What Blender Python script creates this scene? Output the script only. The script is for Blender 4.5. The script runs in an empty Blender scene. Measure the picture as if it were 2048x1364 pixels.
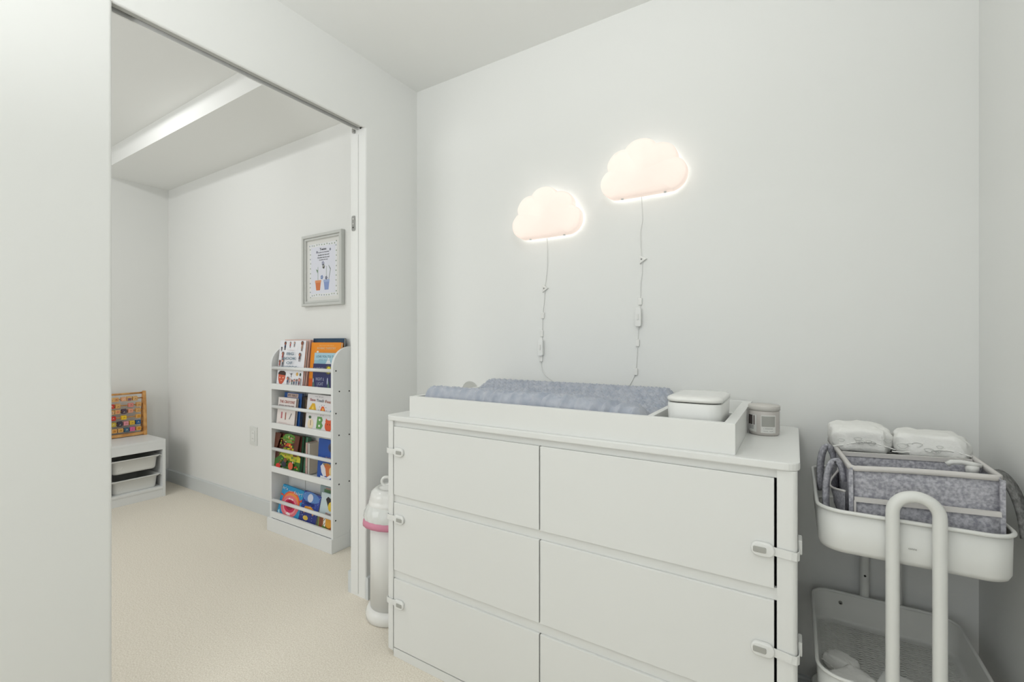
import bpy, bmesh, math, random
from mathutils import Vector, Matrix, Euler
random.seed(7)
PI = math.pi
C = bpy.context.scene.collection
sc = bpy.context.scene

# ------------------------------------------------------------------ camera, world, light, exposure
cam_d = bpy.data.cameras.new('camera'); cam = bpy.data.objects.new('camera', cam_d); C.objects.link(cam)
cam_d.sensor_width = 36.0; cam_d.lens = 16.0
cam_d.shift_y = 2.5/2048; cam_d.clip_start = 0.02
cam.location = (0, 0, 1.158); cam.rotation_euler = (PI/2, 0, math.radians(31.88))
sc.camera = cam
sc.view_settings.view_transform = 'Standard'; sc.view_settings.look = 'None'
sc.view_settings.gamma = 1.0; sc.view_settings.exposure = 0.6
sc.view_settings.use_curve_mapping = False

w = bpy.data.worlds.new('world'); sc.world = w; w.use_nodes = True
w.node_tree.nodes['Background'].inputs[0].default_value = (0.86, 0.93, 1.0, 1)
w.node_tree.nodes['Background'].inputs[1].default_value = 1.0

def area(name, loc, rot, sx, sy, power, col=(1, 1, 1)):
    l = bpy.data.lights.new(name, 'AREA'); l.shape = 'RECTANGLE'; l.size = sx; l.size_y = sy
    l.energy = power; l.color = col
    o = bpy.data.objects.new(name, l); C.objects.link(o); o.location = loc; o.rotation_euler = rot
    return o
def point(name, loc, power, r, col=(1, 1, 1)):
    l = bpy.data.lights.new(name, 'POINT'); l.energy = power; l.shadow_soft_size = r; l.color = col
    o = bpy.data.objects.new(name, l); C.objects.link(o); o.location = loc
    return o
# soft fill added from the unseen end of each room, the ceiling lamps of the two rooms
area('added_window_fill', (-0.62, -1.83, 1.45), (PI/2, 0, 0), 1.7, 1.5, 5.2, (0.985, 0.99, 1.0))  # added fill, set in the invented window behind the camera
point('ceiling_lamp_light', (-0.35, 0.62, 2.2), 3.1, 0.10, (0.985, 0.99, 1.0))
area('next_room_fill', (-3.0, -1.02, 1.45), (PI/2, 0, 0), 1.6, 1.4, 11.5, (0.985, 0.99, 1.0))  # added fill light; the near wall there has no window
# added uplight behind the camera, standing in for flash bounced off the ceiling
ul = bpy.data.lights.new('added_uplight', 'SPOT'); ul.energy = 40; ul.spot_size = math.radians(165); ul.spot_blend = 0.4
ul.shadow_soft_size = 0.09; ul.color = (0.985, 0.99, 1.0)
uo = bpy.data.objects.new('added_uplight', ul); C.objects.link(uo); uo.location = (-0.7, -0.85, 1.42); uo.rotation_euler = (PI, 0, 0)
# downlight in the next room: throws the beam's shadow line on the far wall
dl = bpy.data.lights.new('next_room_lamp_light', 'SPOT'); dl.energy = 8.5; dl.spot_size = math.radians(179.5); dl.spot_blend = 0.02
dl.shadow_soft_size = 0.03; dl.color = (0.99, 0.993, 1.0)
do = bpy.data.objects.new('next_room_lamp_light', dl); C.objects.link(do); do.location = (-3.15, 0.62, 2.538)

# ------------------------------------------------------------------ materials
def lin(c):
    c /= 255.0
    return c/12.92 if c <= 0.04045 else ((c+0.055)/1.055)**2.4
def S(r, g, b): return (lin(r), lin(g), lin(b), 1)
MATS = {}
def mat(name, rgb, rough=0.5, metal=0.0, spec=0.5, bump=None, vary=None, coat=0.0, sheen=0.0):
    if name in MATS: return MATS[name]
    m = bpy.data.materials.new(name); m.use_nodes = True; nt = m.node_tree
    b = nt.nodes['Principled BSDF']
    b.inputs['Base Color'].default_value = S(*rgb) if max(rgb) > 1.001 else (*rgb, 1)
    b.inputs['Roughness'].default_value = rough; b.inputs['Metallic'].default_value = metal
    b.inputs['Specular IOR Level'].default_value = spec
    b.inputs['Coat Weight'].default_value = coat; b.inputs['Sheen Weight'].default_value = sheen
    tc = nt.nodes.new('ShaderNodeTexCoord')
    if bump:
        sc_, st, dist = bump
        n = nt.nodes.new('ShaderNodeTexNoise'); n.inputs['Scale'].default_value = sc_; n.inputs['Detail'].default_value = 4
        bp = nt.nodes.new('ShaderNodeBump'); bp.inputs['Strength'].default_value = st; bp.inputs['Distance'].default_value = dist
        nt.links.new(tc.outputs['Object'], n.inputs['Vector']); nt.links.new(n.outputs['Fac'], bp.inputs['Height'])
        nt.links.new(bp.outputs['Normal'], b.inputs['Normal'])
    if vary:
        rgb2, sc_, lo, hi = vary
        n = nt.nodes.new('ShaderNodeTexNoise'); n.inputs['Scale'].default_value = sc_; n.inputs['Detail'].default_value = 6
        r = nt.nodes.new('ShaderNodeMapRange'); r.inputs[1].default_value = lo; r.inputs[2].default_value = hi
        mx = nt.nodes.new('ShaderNodeMix'); mx.data_type = 'RGBA'
        mx.inputs[6].default_value = S(*rgb); mx.inputs[7].default_value = S(*rgb2)
        nt.links.new(tc.outputs['Object'], n.inputs['Vector']); nt.links.new(n.outputs['Fac'], r.inputs[0])
        nt.links.new(r.outputs[0], mx.inputs[0]); nt.links.new(mx.outputs[2], b.inputs['Base Color'])
    MATS[name] = m
    return m
WALL = mat('wall_paint', (237, 238, 235), 0.75, spec=0.25, bump=(60, 0.05, 0.002))
CEIL = mat('ceiling_paint', (241, 242, 239), 0.85, spec=0.2)
TRIM = mat('trim_paint', (218, 222, 222), 0.45, spec=0.35)
LACQ = mat('white_lacquer', (236, 237, 234), 0.38, spec=0.35, bump=(14, 0.02, 0.001))
SHELFW = mat('white_shelf_paint', (235, 237, 236), 0.4, spec=0.35)
GLOSS = mat('white_gloss_plastic', (236, 236, 232), 0.16, spec=0.5)
PLAST = mat('white_plastic', (236, 237, 234), 0.35)
LPLAST = mat('light_grey_plastic', (176, 176, 170), 0.5)
METALW = mat('white_coated_steel', (228, 229, 225), 0.32, spec=0.45)
STEEL = mat('brushed_steel', (170, 170, 168), 0.3, metal=1.0)
TRACK = mat('track_aluminium', (176, 177, 172), 0.5)
DARK = mat('dark_slot', (38, 38, 34), 0.8)
BLACK = mat('black_screw', (60, 60, 58), 0.6)
CARPET = mat('beige_carpet', (249, 242, 228), 0.95, spec=0.05, bump=(260, 0.5, 0.004), vary=((230, 221, 204), 190, 0.38, 0.66), sheen=0.2)
FELT = mat('grey_felt', (194, 194, 200), 0.95, spec=0.1, vary=((152, 152, 160), 150, 0.36, 0.64), bump=(300, 0.4, 0.002))
FELTD = mat('dark_grey_felt', (158, 158, 156), 0.95, spec=0.1, vary=((122, 122, 121), 130, 0.36, 0.64), bump=(300, 0.4, 0.002))
FTRIM = mat('light_grey_binding', (214, 211, 208), 0.8, spec=0.15, bump=(200, 0.3, 0.001))
TAN = mat('taupe_lining', (140, 132, 122), 0.9, spec=0.1)
MINKY = mat('blue_minky_fabric', (190, 194, 203), 0.9, spec=0.1, vary=((168, 175, 188), 34, 0.35, 0.65), bump=(350, 0.3, 0.002), sheen=0.5)
JAR = mat('warm_grey_candle_glass', (200, 195, 190), 0.22)
JARLID = mat('pale_grey_lid', (208, 205, 199), 0.4)
PAPER = mat('label_paper', (226, 226, 222), 0.6)
WOOD = mat('pine_wood', (222, 170, 104), 0.45, vary=((196, 138, 76), 22, 0.4, 0.62))
PAGES = mat('book_pages', (216, 204, 186), 0.8)
DIAPER = mat('diaper_nonwoven', (240, 240, 236), 0.85, spec=0.1, bump=(120, 0.5, 0.003))
PINK = mat('pink_liner_film', (216, 140, 164), 0.4)
FILM = mat('clear_liner_film', (226, 228, 224), 0.2)
def col(r, g, b, rough=0.5): return mat('ink_%d_%d_%d' % (r, g, b), (r, g, b), rough)

# ------------------------------------------------------------------ mesh builder
class MB:
    def __init__(s): s.bm = bmesh.new(); s.mats = []; s.smooth = False
    def mi(s, m):
        if m not in s.mats: s.mats.append(m)
        return s.mats.index(m)
    def _add(s, t, m, M=None, smooth=False):
        if M is not None: bmesh.ops.transform(t, matrix=M, verts=t.verts)
        i = s.mi(m)
        mp = {v: s.bm.verts.new(v.co) for v in t.verts}
        for f in t.faces:
            try: nf = s.bm.faces.new([mp[v] for v in f.verts])
            except ValueError: continue
            nf.material_index = i; nf.smooth = smooth
        t.free()
        return s
    def box(s, x0, x1, y0, y1, z0, z1, m, bev=0.0, seg=2, M=None, smooth=False):
        t = bmesh.new(); bmesh.ops.create_cube(t, size=1)
        for v in t.verts:
            v.co = Vector(((x0+x1)/2+v.co.x*(x1-x0), (y0+y1)/2+v.co.y*(y1-y0), (z0+z1)/2+v.co.z*(z1-z0)))
        if bev > 0: bmesh.ops.bevel(t, geom=t.edges[:], offset=bev, segments=seg, affect='EDGES', profile=0.6)
        return s._add(t, m, M, smooth)
    def prism(s, pts, a, b, axis, m, bev=0.0, seg=2, M=None, smooth=False):
        # pts 2D polygon; axis 'y': pts are (x,z) extruded y a..b ; 'z': (x,y) ; 'x': (y,z)
        t = bmesh.new()
        def P(p, h): return {'y': (p[0], h, p[1]), 'z': (p[0], p[1], h), 'x': (h, p[0], p[1])}[axis]
        va = [t.verts.new(P(p, a)) for p in pts]; vb = [t.verts.new(P(p, b)) for p in pts]
        fa = t.faces.new(va); fb = t.faces.new(vb[::-1])
        n = len(pts)
        for i in range(n): t.faces.new((va[i], vb[i], vb[(i+1) % n], va[(i+1) % n]))
        bmesh.ops.recalc_face_normals(t, faces=t.faces[:])
        if bev > 0:
            ed = set(fa.edges) | set(fb.edges)
            bmesh.ops.bevel(t, geom=list(ed), offset=bev, segments=seg, affect='EDGES', profile=0.6)
        return s._add(t, m, M, smooth)
    def lathe(s, prof, cx, cy, m, n=48, M=None, smooth=True, caps=True):
        t = bmesh.new(); rings = []
        for r, z in prof:
            if r < 1e-6: rings.append([t.verts.new((cx, cy, z))])
            else: rings.append([t.verts.new((cx+r*math.cos(2*PI*i/n), cy+r*math.sin(2*PI*i/n), z)) for i in range(n)])
        for A, B in zip(rings, rings[1:]):
            for i in range(n):
                j = (i+1) % n
                if len(A) == 1 and len(B) == 1: continue
                if len(A) == 1: t.faces.new((A[0], B[i], B[j]))
                elif len(B) == 1: t.faces.new((A[i], B[0], A[j]))
                else: t.faces.new((A[i], B[i], B[j], A[j]))
        if caps:
            for R in (rings[0], rings[-1]):
                if len(R) > 1: t.faces.new(R)
        bmesh.ops.recalc_face_normals(t, faces=t.faces[:])
        return s._add(t, m, M, smooth)
    def sweep(s, path, sec, m, up=(0, 0, 1), closed=False, caps=True, smooth=True, M=None):
        # sweep 2D section (list of (u,v)) along path; u along side, v along up-ish
        t = bmesh.new(); path = [Vector(p) for p in path]; n = len(path); rings = []
        side = None
        for i, p in enumerate(path):
            a = path[(i-1) % n] if closed else path[max(i-1, 0)]
            b = path[(i+1) % n] if closed else path[min(i+1, n-1)]
            d = (b-a).normalized()
            U = Vector(up)
            if abs(d.dot(U)) > 0.999:
                U = Vector((0, 1, 0)) if side is None else side.cross(d)
            sd = d.cross(U).normalized()
            if side is not None and up == (0, 0, 0): sd = side
            if side is not None and sd.dot(side) < -0.2: sd = -sd
            side = sd; v = sd.cross(d).normalized()
            rings.append([t.verts.new(p+sd*q[0]+v*q[1]) for q in sec])
        k = len(sec)
        for i in range(n if closed else n-1):
            A, B = rings[i], rings[(i+1) % n]
            for j in range(k): t.faces.new((A[j], A[(j+1) % k], B[(j+1) % k], B[j]))
        if caps and not closed:
            t.faces.new(rings[0]); t.faces.new(rings[-1][::-1])
        bmesh.ops.recalc_face_normals(t, faces=t.faces[:])
        return s._add(t, m, M, smooth)
    def tube(s, path, r, m, n=12, up=(0, 0, 1), closed=False, M=None):
        return s.sweep(path, [(r*math.cos(2*PI*i/n), r*math.sin(2*PI*i/n)) for i in range(n)], m, up, closed, M=M)
    def cyl(s, a, b, r, m, n=16, smooth=True):
        a, b = Vector(a), Vector(b); d = b-a
        up = (0, 0, 1) if abs(d.normalized().z) < 0.9 else (0, 1, 0)
        return s.sweep([a, b], [(r*math.cos(2*PI*i/n), r*math.sin(2*PI*i/n)) for i in range(n)], m, up, smooth=smooth)
    def sphere(s, c, rx, ry, rz, m, n=20, M=None):
        t = bmesh.new(); bmesh.ops.create_uvsphere(t, u_segments=n, v_segments=n//2+2, radius=1)
        for v in t.verts: v.co = Vector((c[0]+v.co.x*rx, c[1]+v.co.y*ry, c[2]+v.co.z*rz))
        return s._add(t, m, M, True)
    def torus(s, c, R, r, m, axis='y', n=28, k=10):
        pts = []
        for i in range(n):
            a = 2*PI*i/n
            pts.append({'y': (c[0]+R*math.cos(a), c[1], c[2]+R*math.sin(a)), 'x': (c[0], c[1]+R*math.cos(a), c[2]+R*math.sin(a)),
                        'z': (c[0]+R*math.cos(a), c[1]+R*math.sin(a), c[2])}[axis])
        up = {'y': (0, 1, 0), 'x': (1, 0, 0), 'z': (0, 0, 1)}[axis]
        return s.tube(pts, r, m, k, up=up, closed=True)
    def grid(s, f, nu, nv, m, smooth=True):
        V = [[s.bm.verts.new(f(i/nu, j/nv)) for j in range(nv+1)] for i in range(nu+1)]
        k = s.mi(m)
        for i in range(nu):
            for j in range(nv):
                fc = s.bm.faces.new((V[i][j], V[i+1][j], V[i+1][j+1], V[i][j+1])); fc.material_index = k; fc.smooth = smooth
        return V
    def poly(s, pts, m):
        f = s.bm.faces.new([s.bm.verts.new(p) for p in pts]); f.material_index = s.mi(m)
        return f
    def build(s, name, parent=None, loc=None, auto=False):
        # parent: (part) vertices are moved into the thing's frame when the thing is unrotated and 'world' is set
        me = bpy.data.meshes.new(name)
        off = None
        if parent is not None and parent.get('_w') is not None:
            off = Vector(parent['_w'])
        elif loc is not None: off = Vector(loc)
        if off is not None:
            for v in s.bm.verts: v.co -= off
        s.bm.to_mesh(me); s.bm.free()
        for m in s.mats: me.materials.append(m)
        o = bpy.data.objects.new(name, me); C.objects.link(o)
        if parent is not None:
            o.parent = parent
            if parent.get('_w') is not None: o['_w'] = parent['_w']
        elif loc is not None: o.location = loc
        return o
def cleanup():
    for o in bpy.data.objects:
        if '_w' in o.keys(): del o['_w']
def tag(o, label=None, cat=None, group=None, kind=None):
    if label: o['label'] = label
    if cat: o['category'] = cat
    if group: o['group'] = group
    if kind: o['kind'] = kind
    return o
def thing(name, loc, label, cat, group=None, rot=(0, 0, 0), world=True):
    o = bpy.data.objects.new(name, None); C.objects.link(o); o.location = loc; o.rotation_euler = rot
    o.empty_display_size = 0.05
    if world: o['_w'] = list(loc)
    return tag(o, label, cat, group)
def struct(mb, name, parent=None):
    o = mb.build(name, parent)
    if parent is None: o['kind'] = 'structure'
    return o
def arc(cx, cy, r, a0, a1, n): return [(cx+r*math.cos(math.radians(a0+(a1-a0)*i/n)), cy+r*math.sin(math.radians(a0+(a1-a0)*i/n))) for i in range(n+1)]
def rrect(x0, x1, y0, y1, r, n=6):
    return arc(x1-r, y0+r, r, -90, 0, n)+arc(x1-r, y1-r, r, 0, 90, n)+arc(x0+r, y1-r, r, 90, 180, n)+arc(x0+r, y0+r, r, 180, 270, n)
def text_mesh(txt, size, spacing=1.0):
    cu = bpy.data.curves.new('t', 'FONT'); cu.body = txt; cu.size = size; cu.align_x = 'CENTER'; cu.align_y = 'CENTER'
    cu.resolution_u = 2; cu.space_character = spacing
    o = bpy.data.objects.new('t', cu); C.objects.link(o)
    bpy.context.view_layer.update()
    me = bpy.data.meshes.new_from_object(o.evaluated_get(bpy.context.evaluated_depsgraph_get()))
    bpy.data.objects.remove(o); bpy.data.curves.remove(cu)
    return me
def add_text(mb, txt, cx, cz, width, height, m, f, bold=0.0, slant=0.0):
    # lays letters with f(u,v)->3D point
    me = text_mesh(txt, 1.0)
    xs = [v.co.x for v in me.vertices]; ys = [v.co.y for v in me.vertices]
    if not xs: return
    W = max(xs)-min(xs); H = max(ys)-min(ys); mx = (max(xs)+min(xs))/2; my = (max(ys)+min(ys))/2
    k = mb.mi(m)
    for dx in ((-bold, 0, bold) if bold else (0,)):
        vs = [mb.bm.verts.new(f(cx+((v.co.x-mx)/W)*width+dx+slant*((v.co.y-my)/H)*height, cz+((v.co.y-my)/H)*height)) for v in me.vertices]
        for p in me.polygons:
            try:
                fc = mb.bm.faces.new([vs[i] for i in p.vertices]); fc.material_index = k
            except ValueError: pass
    bpy.data.meshes.remove(me)

# ------------------------------------------------------------------ the setting
XA, XC, YB, ZC = -1.642, 0.424, 1.72, 2.436
YK = -1.9                                    # wall behind the camera
XL, YN = -4.463, -1.1                        # next room's left wall, its near wall
Y0, Y1, ZH = 0.497, 1.392, 2.125             # doorway
# floor: one carpet through both rooms
f = MB()
f.box(XL-0.1, XC+0.1, YK-0.1, YB+0.1, -0.06, 0.0, CARPET)
struct(f, 'floor')
c = MB(); c.box(-1.70, XC+0.1, YK-0.1, YB+0.1, ZC, ZC+0.06, CEIL); struct(c, 'ceiling')
c = MB(); c.box(XL-0.1, -1.70, YN-0.1, 1.257, 2.56, 2.66, CEIL); c.box(XL-0.1, -1.70, 1.257, YB+0.1, 2.43, 2.66, CEIL, 0.0)
struct(c, 'ceiling')
b = MB(); b.box(XL-0.1, XC+0.1, YB, YB+0.1, 0, 2.66, WALL); struct(b, 'wall_back')
b = MB(); b.box(XC, XC+0.1, YK, YB, 0, ZC+0.06, WALL); struct(b, 'wall_right')
# wall with the doorway: left piece, right piece, header (bull-nosed corners on the doorway)
b = MB()
lp = [(-1.742, YK), (XA, YK)] + [(XA, Y0-0.008)] + arc(XA-0.008, Y0-0.008, 0.008, 0, 90, 4)[1:] + [(-1.742, Y0)]
b.prism(lp, 0, ZH, 'z', WALL)
rp = [(-1.742, Y1)] + arc(XA-0.008, Y1+0.008, 0.008, 270, 360, 4) + [(XA, YB), (-1.742, YB)]
b.prism(rp, 0, ZH, 'z', WALL)
b.box(-1.742, XA, YK, Y0, ZH, 2.6, WALL); b.box(-1.742, XA, Y1, YB, ZH, 2.6, WALL)
hp = [(XA, ZH+0.006)] + arc(XA-0.006, ZH+0.006, 0.006, 0, -90, 3)[1:] + [(-1.652, ZH), (-1.652, ZH+0.02), (-1.695, ZH+0.02), (-1.695, ZH), (-1.700, ZH), (-1.700, 2.6), (XA, 2.6)]
b.prism(hp, Y0, Y1, 'y', WALL)
wl = struct(b, 'wall_left')
# sliding door track set into the head of the doorway, and the pocket door with its edge pull
b = MB()
b.box(-1.672, -1.6525, Y0, Y1-0.012, ZH+0.001, ZH+0.006, TRACK)
b.box(-1.6945, -1.672, Y0, Y1, ZH+0.016, ZH+0.0195, DARK)
b.box(-1.6735, -1.672, Y0, Y1, ZH+0.001, ZH+0.018, DARK)
struct(b, 'trim_1')
b = MB(); b.box(-1.725, -1.690, Y1-0.003, Y1-0.0005, 0.012, ZH-0.02, WALL, 0.001)
d = struct(b, 'door_1'); d['label'] = 'white sliding door pushed into its pocket, only its edge showing'
b = MB()
b.prism([(p[0], p[1]) for p in rrect(-1.728, -1.707, 1.668, 1.737, 0.006)], Y1-0.0075, Y1-0.003, 'y', STEEL, 0.0008)
for z in (1.683, 1.70, 1.722): b.cyl((-1.7175, Y1-0.0085, z), (-1.7175, Y1-0.007, z), 0.0035, BLACK if z == 1.683 else GLOSS)
o = b.build('door_pull', d)
b = MB(); b.box(-1.722, -1.709, Y1-0.012, Y1-0.002, ZH-0.01, ZH+0.014, STEEL, 0.002); o = b.build('roller_hanger', d)
# other walls of the next room and the wall behind the camera with a window added for light
b = MB(); b.box(XL-0.1, XL, YN, YB, 0, 2.66, WALL); struct(b, 'wall_far')
b = MB(); b.box(XL-0.1, -1.742, YN-0.1, YN, 0, 2.66, WALL); struct(b, 'wall_near')
b = MB()
wx0, wx1, wz0, wz1 = -1.5, 0.26, 0.68, 2.22
b.box(XA-0.1, wx0, YK-0.1, YK, 0, ZC+0.06, WALL); b.box(wx1, XC+0.1, YK-0.1, YK, 0, ZC+0.06, WALL)
b.box(wx0, wx1, YK-0.1, YK, 0, wz0, WALL); b.box(wx0, wx1, YK-0.1, YK, wz1, ZC+0.06, WALL)
struct(b, 'wall_behind')
b = MB()
for x in (wx0, (wx0+wx1)/2-0.025, wx1-0.05): b.box(x, x+0.05, YK-0.07, YK-0.02, wz0, wz1, TRIM, 0.003)
for z in (wz0, wz1-0.05): b.box(wx0, wx1, YK-0.07, YK-0.02, z, z+0.05, TRIM, 0.003)
wn = struct(b, 'added_window_1')
g = bpy.data.materials.new('added_window_glass'); g.use_nodes = True
g.node_tree.nodes['Principled BSDF'].inputs['Transmission Weight'].default_value = 1; g.node_tree.nodes['Principled BSDF'].inputs['Roughness'].default_value = 0
b = MB(); b.box(wx0+0.02, wx1-0.02, YK-0.05, YK-0.045, wz0+0.02, wz1-0.02, g); b.build('added_window_pane', wn)
# baseboards
def baseboard(name, pts, h=0.1, t=0.013):
    b = MB(); p0, p1, nrm = pts
    p0 = Vector((*p0, 0)); p1 = Vector((*p1, 0)); n = Vector((*nrm, 0))
    d = (p1-p0)
    sec = [(0, 0), (t, 0), (t, h-0.006), (t-0.003, h), (0, h)]
    tb = bmesh.new()
    A = [tb.verts.new(p0+n*q[0]+Vector((0, 0, q[1]))) for q in sec]; B = [tb.verts.new(p1+n*q[0]+Vector((0, 0, q[1]))) for q in sec]
    k = len(sec)
    for i in range(k): tb.faces.new((A[i], A[(i+1) % k], B[(i+1) % k], B[i]))
    tb.faces.new(A); tb.faces.new(B[::-1]); bmesh.ops.recalc_face_normals(tb, faces=tb.faces[:])
    b._add(tb, TRIM); struct(b, name)
baseboard('baseboard_back', ((XL, YB), (-1.742, YB), (0, -1)))
baseboard('baseboard_far', ((XL, YN), (XL, YB), (1, 0)))
baseboard('baseboard_left', ((XA, Y1), (XA, YB-0.013), (1, 0)), t=0.016)
baseboard('baseboard_door', ((-1.742, Y1), (-1.742, YB-0.013), (-1, 0)), t=0.02)
baseboard('baseboard_room', ((XA, YB), (XC, YB), (0, -1)))
baseboard('baseboard_right', ((XC, YK), (XC, YB-0.013), (-1, 0)))
baseboard('baseboard_near', ((XA, YK), (XA, Y0), (1, 0)), t=0.004)

# ceiling lamps (they light the two rooms)
EM = bpy.data.materials.new('lamp_diffuser'); EM.use_nodes = True
EM.node_tree.nodes['Principled BSDF'].inputs['Emission Color'].default_value = (1, 0.97, 0.92, 1)
EM.node_tree.nodes['Principled BSDF'].inputs['Emission Strength'].default_value = 3
t = thing('ceiling_lamp', (-0.35, 0.62, ZC), 'round white ceiling lamp over the changing room, above the camera', 'lamp')
b = MB(); b.lathe([(0.06, ZC), (0.06, ZC-0.012), (0.01, ZC-0.02), (0.0, ZC-0.02)], -0.35, 0.62, PLAST); b.cyl((-0.35, 0.62, ZC-0.02), (-0.35, 0.62, 2.27), 0.003, PLAST); b.build('ceiling_mount', t)
b = MB(); b.lathe([(0.0, 2.30), (0.02, 2.295), (0.02, 2.265), (0.0, 2.26)], -0.35, 0.62, PLAST); b.build('lamp_holder', t)
t = thing('added_floor_lamp', (-0.7, -0.85, 0), 'added white floor lamp, unseen behind the camera', 'lamp')  # unseen lamp body, added to carry the uplight
b = MB(); b.lathe([(0.13, 0), (0.13, 0.015), (0.02, 0.025)], -0.7, -0.85, PLAST); b.build('base', t)
b = MB(); b.cyl((-0.7, -0.85, 0.02), (-0.7, -0.85, 1.33), 0.011, PLAST); b.build('pole', t)
b = MB(); b.lathe([(0.02, 1.31), (0.13, 1.39), (0.128, 1.392), (0.02, 1.322)], -0.7, -0.85, PLAST, caps=False); b.build('lamp_shade', t)
t = thing('ceiling_lamp', (-3.15, 0.62, 2.56), 'small round downlight in the next room ceiling', 'lamp')
b = MB(); b.lathe([(0.075, 2.56), (0.074, 2.548), (0.055, 2.545), (0.055, 2.56)], -3.15, 0.62, PLAST, caps=False); b.build('lamp_rim', t)
b = MB(); b.lathe([(0.055, 2.552), (0.0, 2.550)], -3.15, 0.62, EM, caps=False); b.build('diffuser', t)

# ------------------------------------------------------------------ dresser
X0, X1, YF, ZT = -1.290, 0.005, 1.193, 0.888
dr = thing('dresser', (-0.64, 1.45, 0), 'wide white six-drawer dresser against the wall under the cloud lamps', 'dresser')
b = MB(); b.prism(rrect(X0-0.006, X1+0.005, YF-0.006, 1.717, 0.03, 6), ZT-0.018, ZT, 'z', LACQ, 0.003, 2); b.build('worktop', dr)
for (a, c_) in ((X0, X0+0.031), (X1-0.040, X1)):
    b = MB()
    r = 0.012
    if a == X0: pts = [(c_, YF), (c_, 1.70), (a, 1.70)] + arc(a+r, YF+r, r, 180, 270, 5)
    else: pts = [(a, YF), (a, 1.70)][::-1] + arc(c_-r, YF+r, r, 270, 360, 5) + [(c_, 1.70)]
    b.prism(pts, 0.022, ZT-0.018, 'z', LACQ, 0.002, 2)
    for y in (YF+0.03, 1.66): b.cyl(((a+c_)/2, y, 0.0), ((a+c_)/2, y, 0.024), 0.012, PLAST)
    b.build('side_panel', dr)
b = MB()
b.box(X0+0.031, X1-0.04, 1.68, 1.70, 0.03, ZT-0.018, LACQ)
for z0, z1 in ((0.8485, ZT-0.018), (0.5685, 0.5965), (0.2885, 0.3195)): b.box(X0+0.031, X1-0.0375, YF+0.009, YF+0.018, z0, z1, LACQ)
b.box(X0+0.031, X1-0.04, YF+0.003, 1.68, 0.0, 0.031, LACQ, 0.001)
b.box(-0.6485, -0.6455, YF+0.03, 1.68, 0.03, ZT-0.02, LPLAST)
b.build('carcass', dr)
rows = ((0.597, 0.848), (0.320, 0.568), (0.036, 0.288))
cols = ((-1.2555, -0.6485), (-0.6445, -0.0405))
for z0, z1 in rows:
    for x0, x1 in cols:
        b = MB(); b.box(x0, x1, YF+0.001, YF+0.019, z0, z1, LACQ, 0.0016, 2)
        b.box(x0+0.02, x1-0.02, YF+0.019, 1.66, z0+0.01, z1-0.03, LPLAST)
        b.build('drawer', dr)
# child locks
def lock(cx, cz, side, label, strap_drop=0.0):
    yq = YF+0.001
    t = thing('drawer_lock', (cx, yq, cz), label, 'child lock', 'child safety locks on the dresser drawers')
    w2, h2 = 0.024, 0.016
    b = MB(); b.prism(rrect(cx-w2, cx+w2, cz-h2, cz+h2, 0.0145, 6), yq-0.011, yq, 'y', PLAST, 0.004, 3, smooth=True); b.build('latch', t)
    b = MB(); bx = cx - side*0.006
    b.prism(rrect(bx-0.0135, bx+0.0135, cz-0.0065, cz+0.0065, 0.003, 4), yq-0.0125, yq-0.010, 'y', LPLAST, 0.0008); o = b.build('button', t); o['label'] = 'grey release button'
    b = MB(); e = X1 if side > 0 else X0
    s0 = cx+side*(w2-0.006); hh = 0.0095
    path = [(s0, yq-0.004), (s0+side*0.01, yq-0.004), (e-side*0.012, yq-0.0045), (e-side*0.002, yq-0.002), (e+side*0.0025, yq+0.006), (e+side*0.003, yq+0.02), (e+side*0.003, yq+0.05)]
    b.sweep([(p[0], p[1], cz-strap_drop*min(1, abs(p[0]-s0)/0.05)) for p in path], [(-0.0012, -hh), (0.0012, -hh), (0.0012, hh), (-0.0012, hh)], PLAST, smooth=False)
    b.build('strap', t)
    b = MB(); b.box(min(e+side*0.0005, e+side*0.009), max(e+side*0.0005, e+side*0.009), yq+0.028, yq+0.066, cz-strap_drop-0.005, cz-strap_drop+0.028, PLAST, 0.003); b.build('anchor', t)
lock(-1.226, 0.757, -1, 'white drawer lock on the top left drawer, highest of the left three')
lock(-1.224, 0.512, -1, 'white drawer lock on the middle left drawer, between two others')
lock(-1.224, 0.203, -1, 'white drawer lock on the bottom left drawer, lowest of the left three')
lock(-0.063, 0.684, 1, 'white drawer lock strapped round the dresser post, upper of the right two', 0.004)
lock(-0.063, 0.455, 1, 'white drawer lock strapped round the dresser post, lower of the right two', 0.006)

# ------------------------------------------------------------------ changing tray and pad
TX0, TX1, TY0, TY1, TZ = -1.185, -0.121, 1.203, 1.705, 0.963
tr = thing('changing_tray', (-0.65, 1.45, ZT), 'white wooden changing table tray sitting on top of the dresser', 'tray')
b = MB(); t_ = 0.018
b.box(TX0, TX1, TY0, TY0+t_, ZT, TZ, LACQ, 0.0012); b.box(TX0, TX1, TY1-t_, TY1, ZT, TZ, LACQ, 0.0012)
b.box(TX0, TX0+t_, TY0+t_, TY1-t_, ZT, TZ, LACQ, 0.0012); b.box(TX1-t_-0.008, TX1, TY0+t_, TY1-t_, ZT, TZ, LACQ, 0.0012)
b.build('frame', tr)
b = MB(); b.box(TX0+t_, TX1-t_, TY0+t_, TY1-t_, ZT, ZT+0.008, LACQ); b.build('base_board', tr)
b = MB(); b.box(-0.338, -0.322, TY0+t_, TY1-t_, ZT+0.008, TZ-0.002, LACQ, 0.001)
b.box(-0.322, TX1-t_-0.008, 1.50, 1.512, ZT+0.008, TZ-0.016, LACQ, 0.001); b.build('divider', tr)
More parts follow.
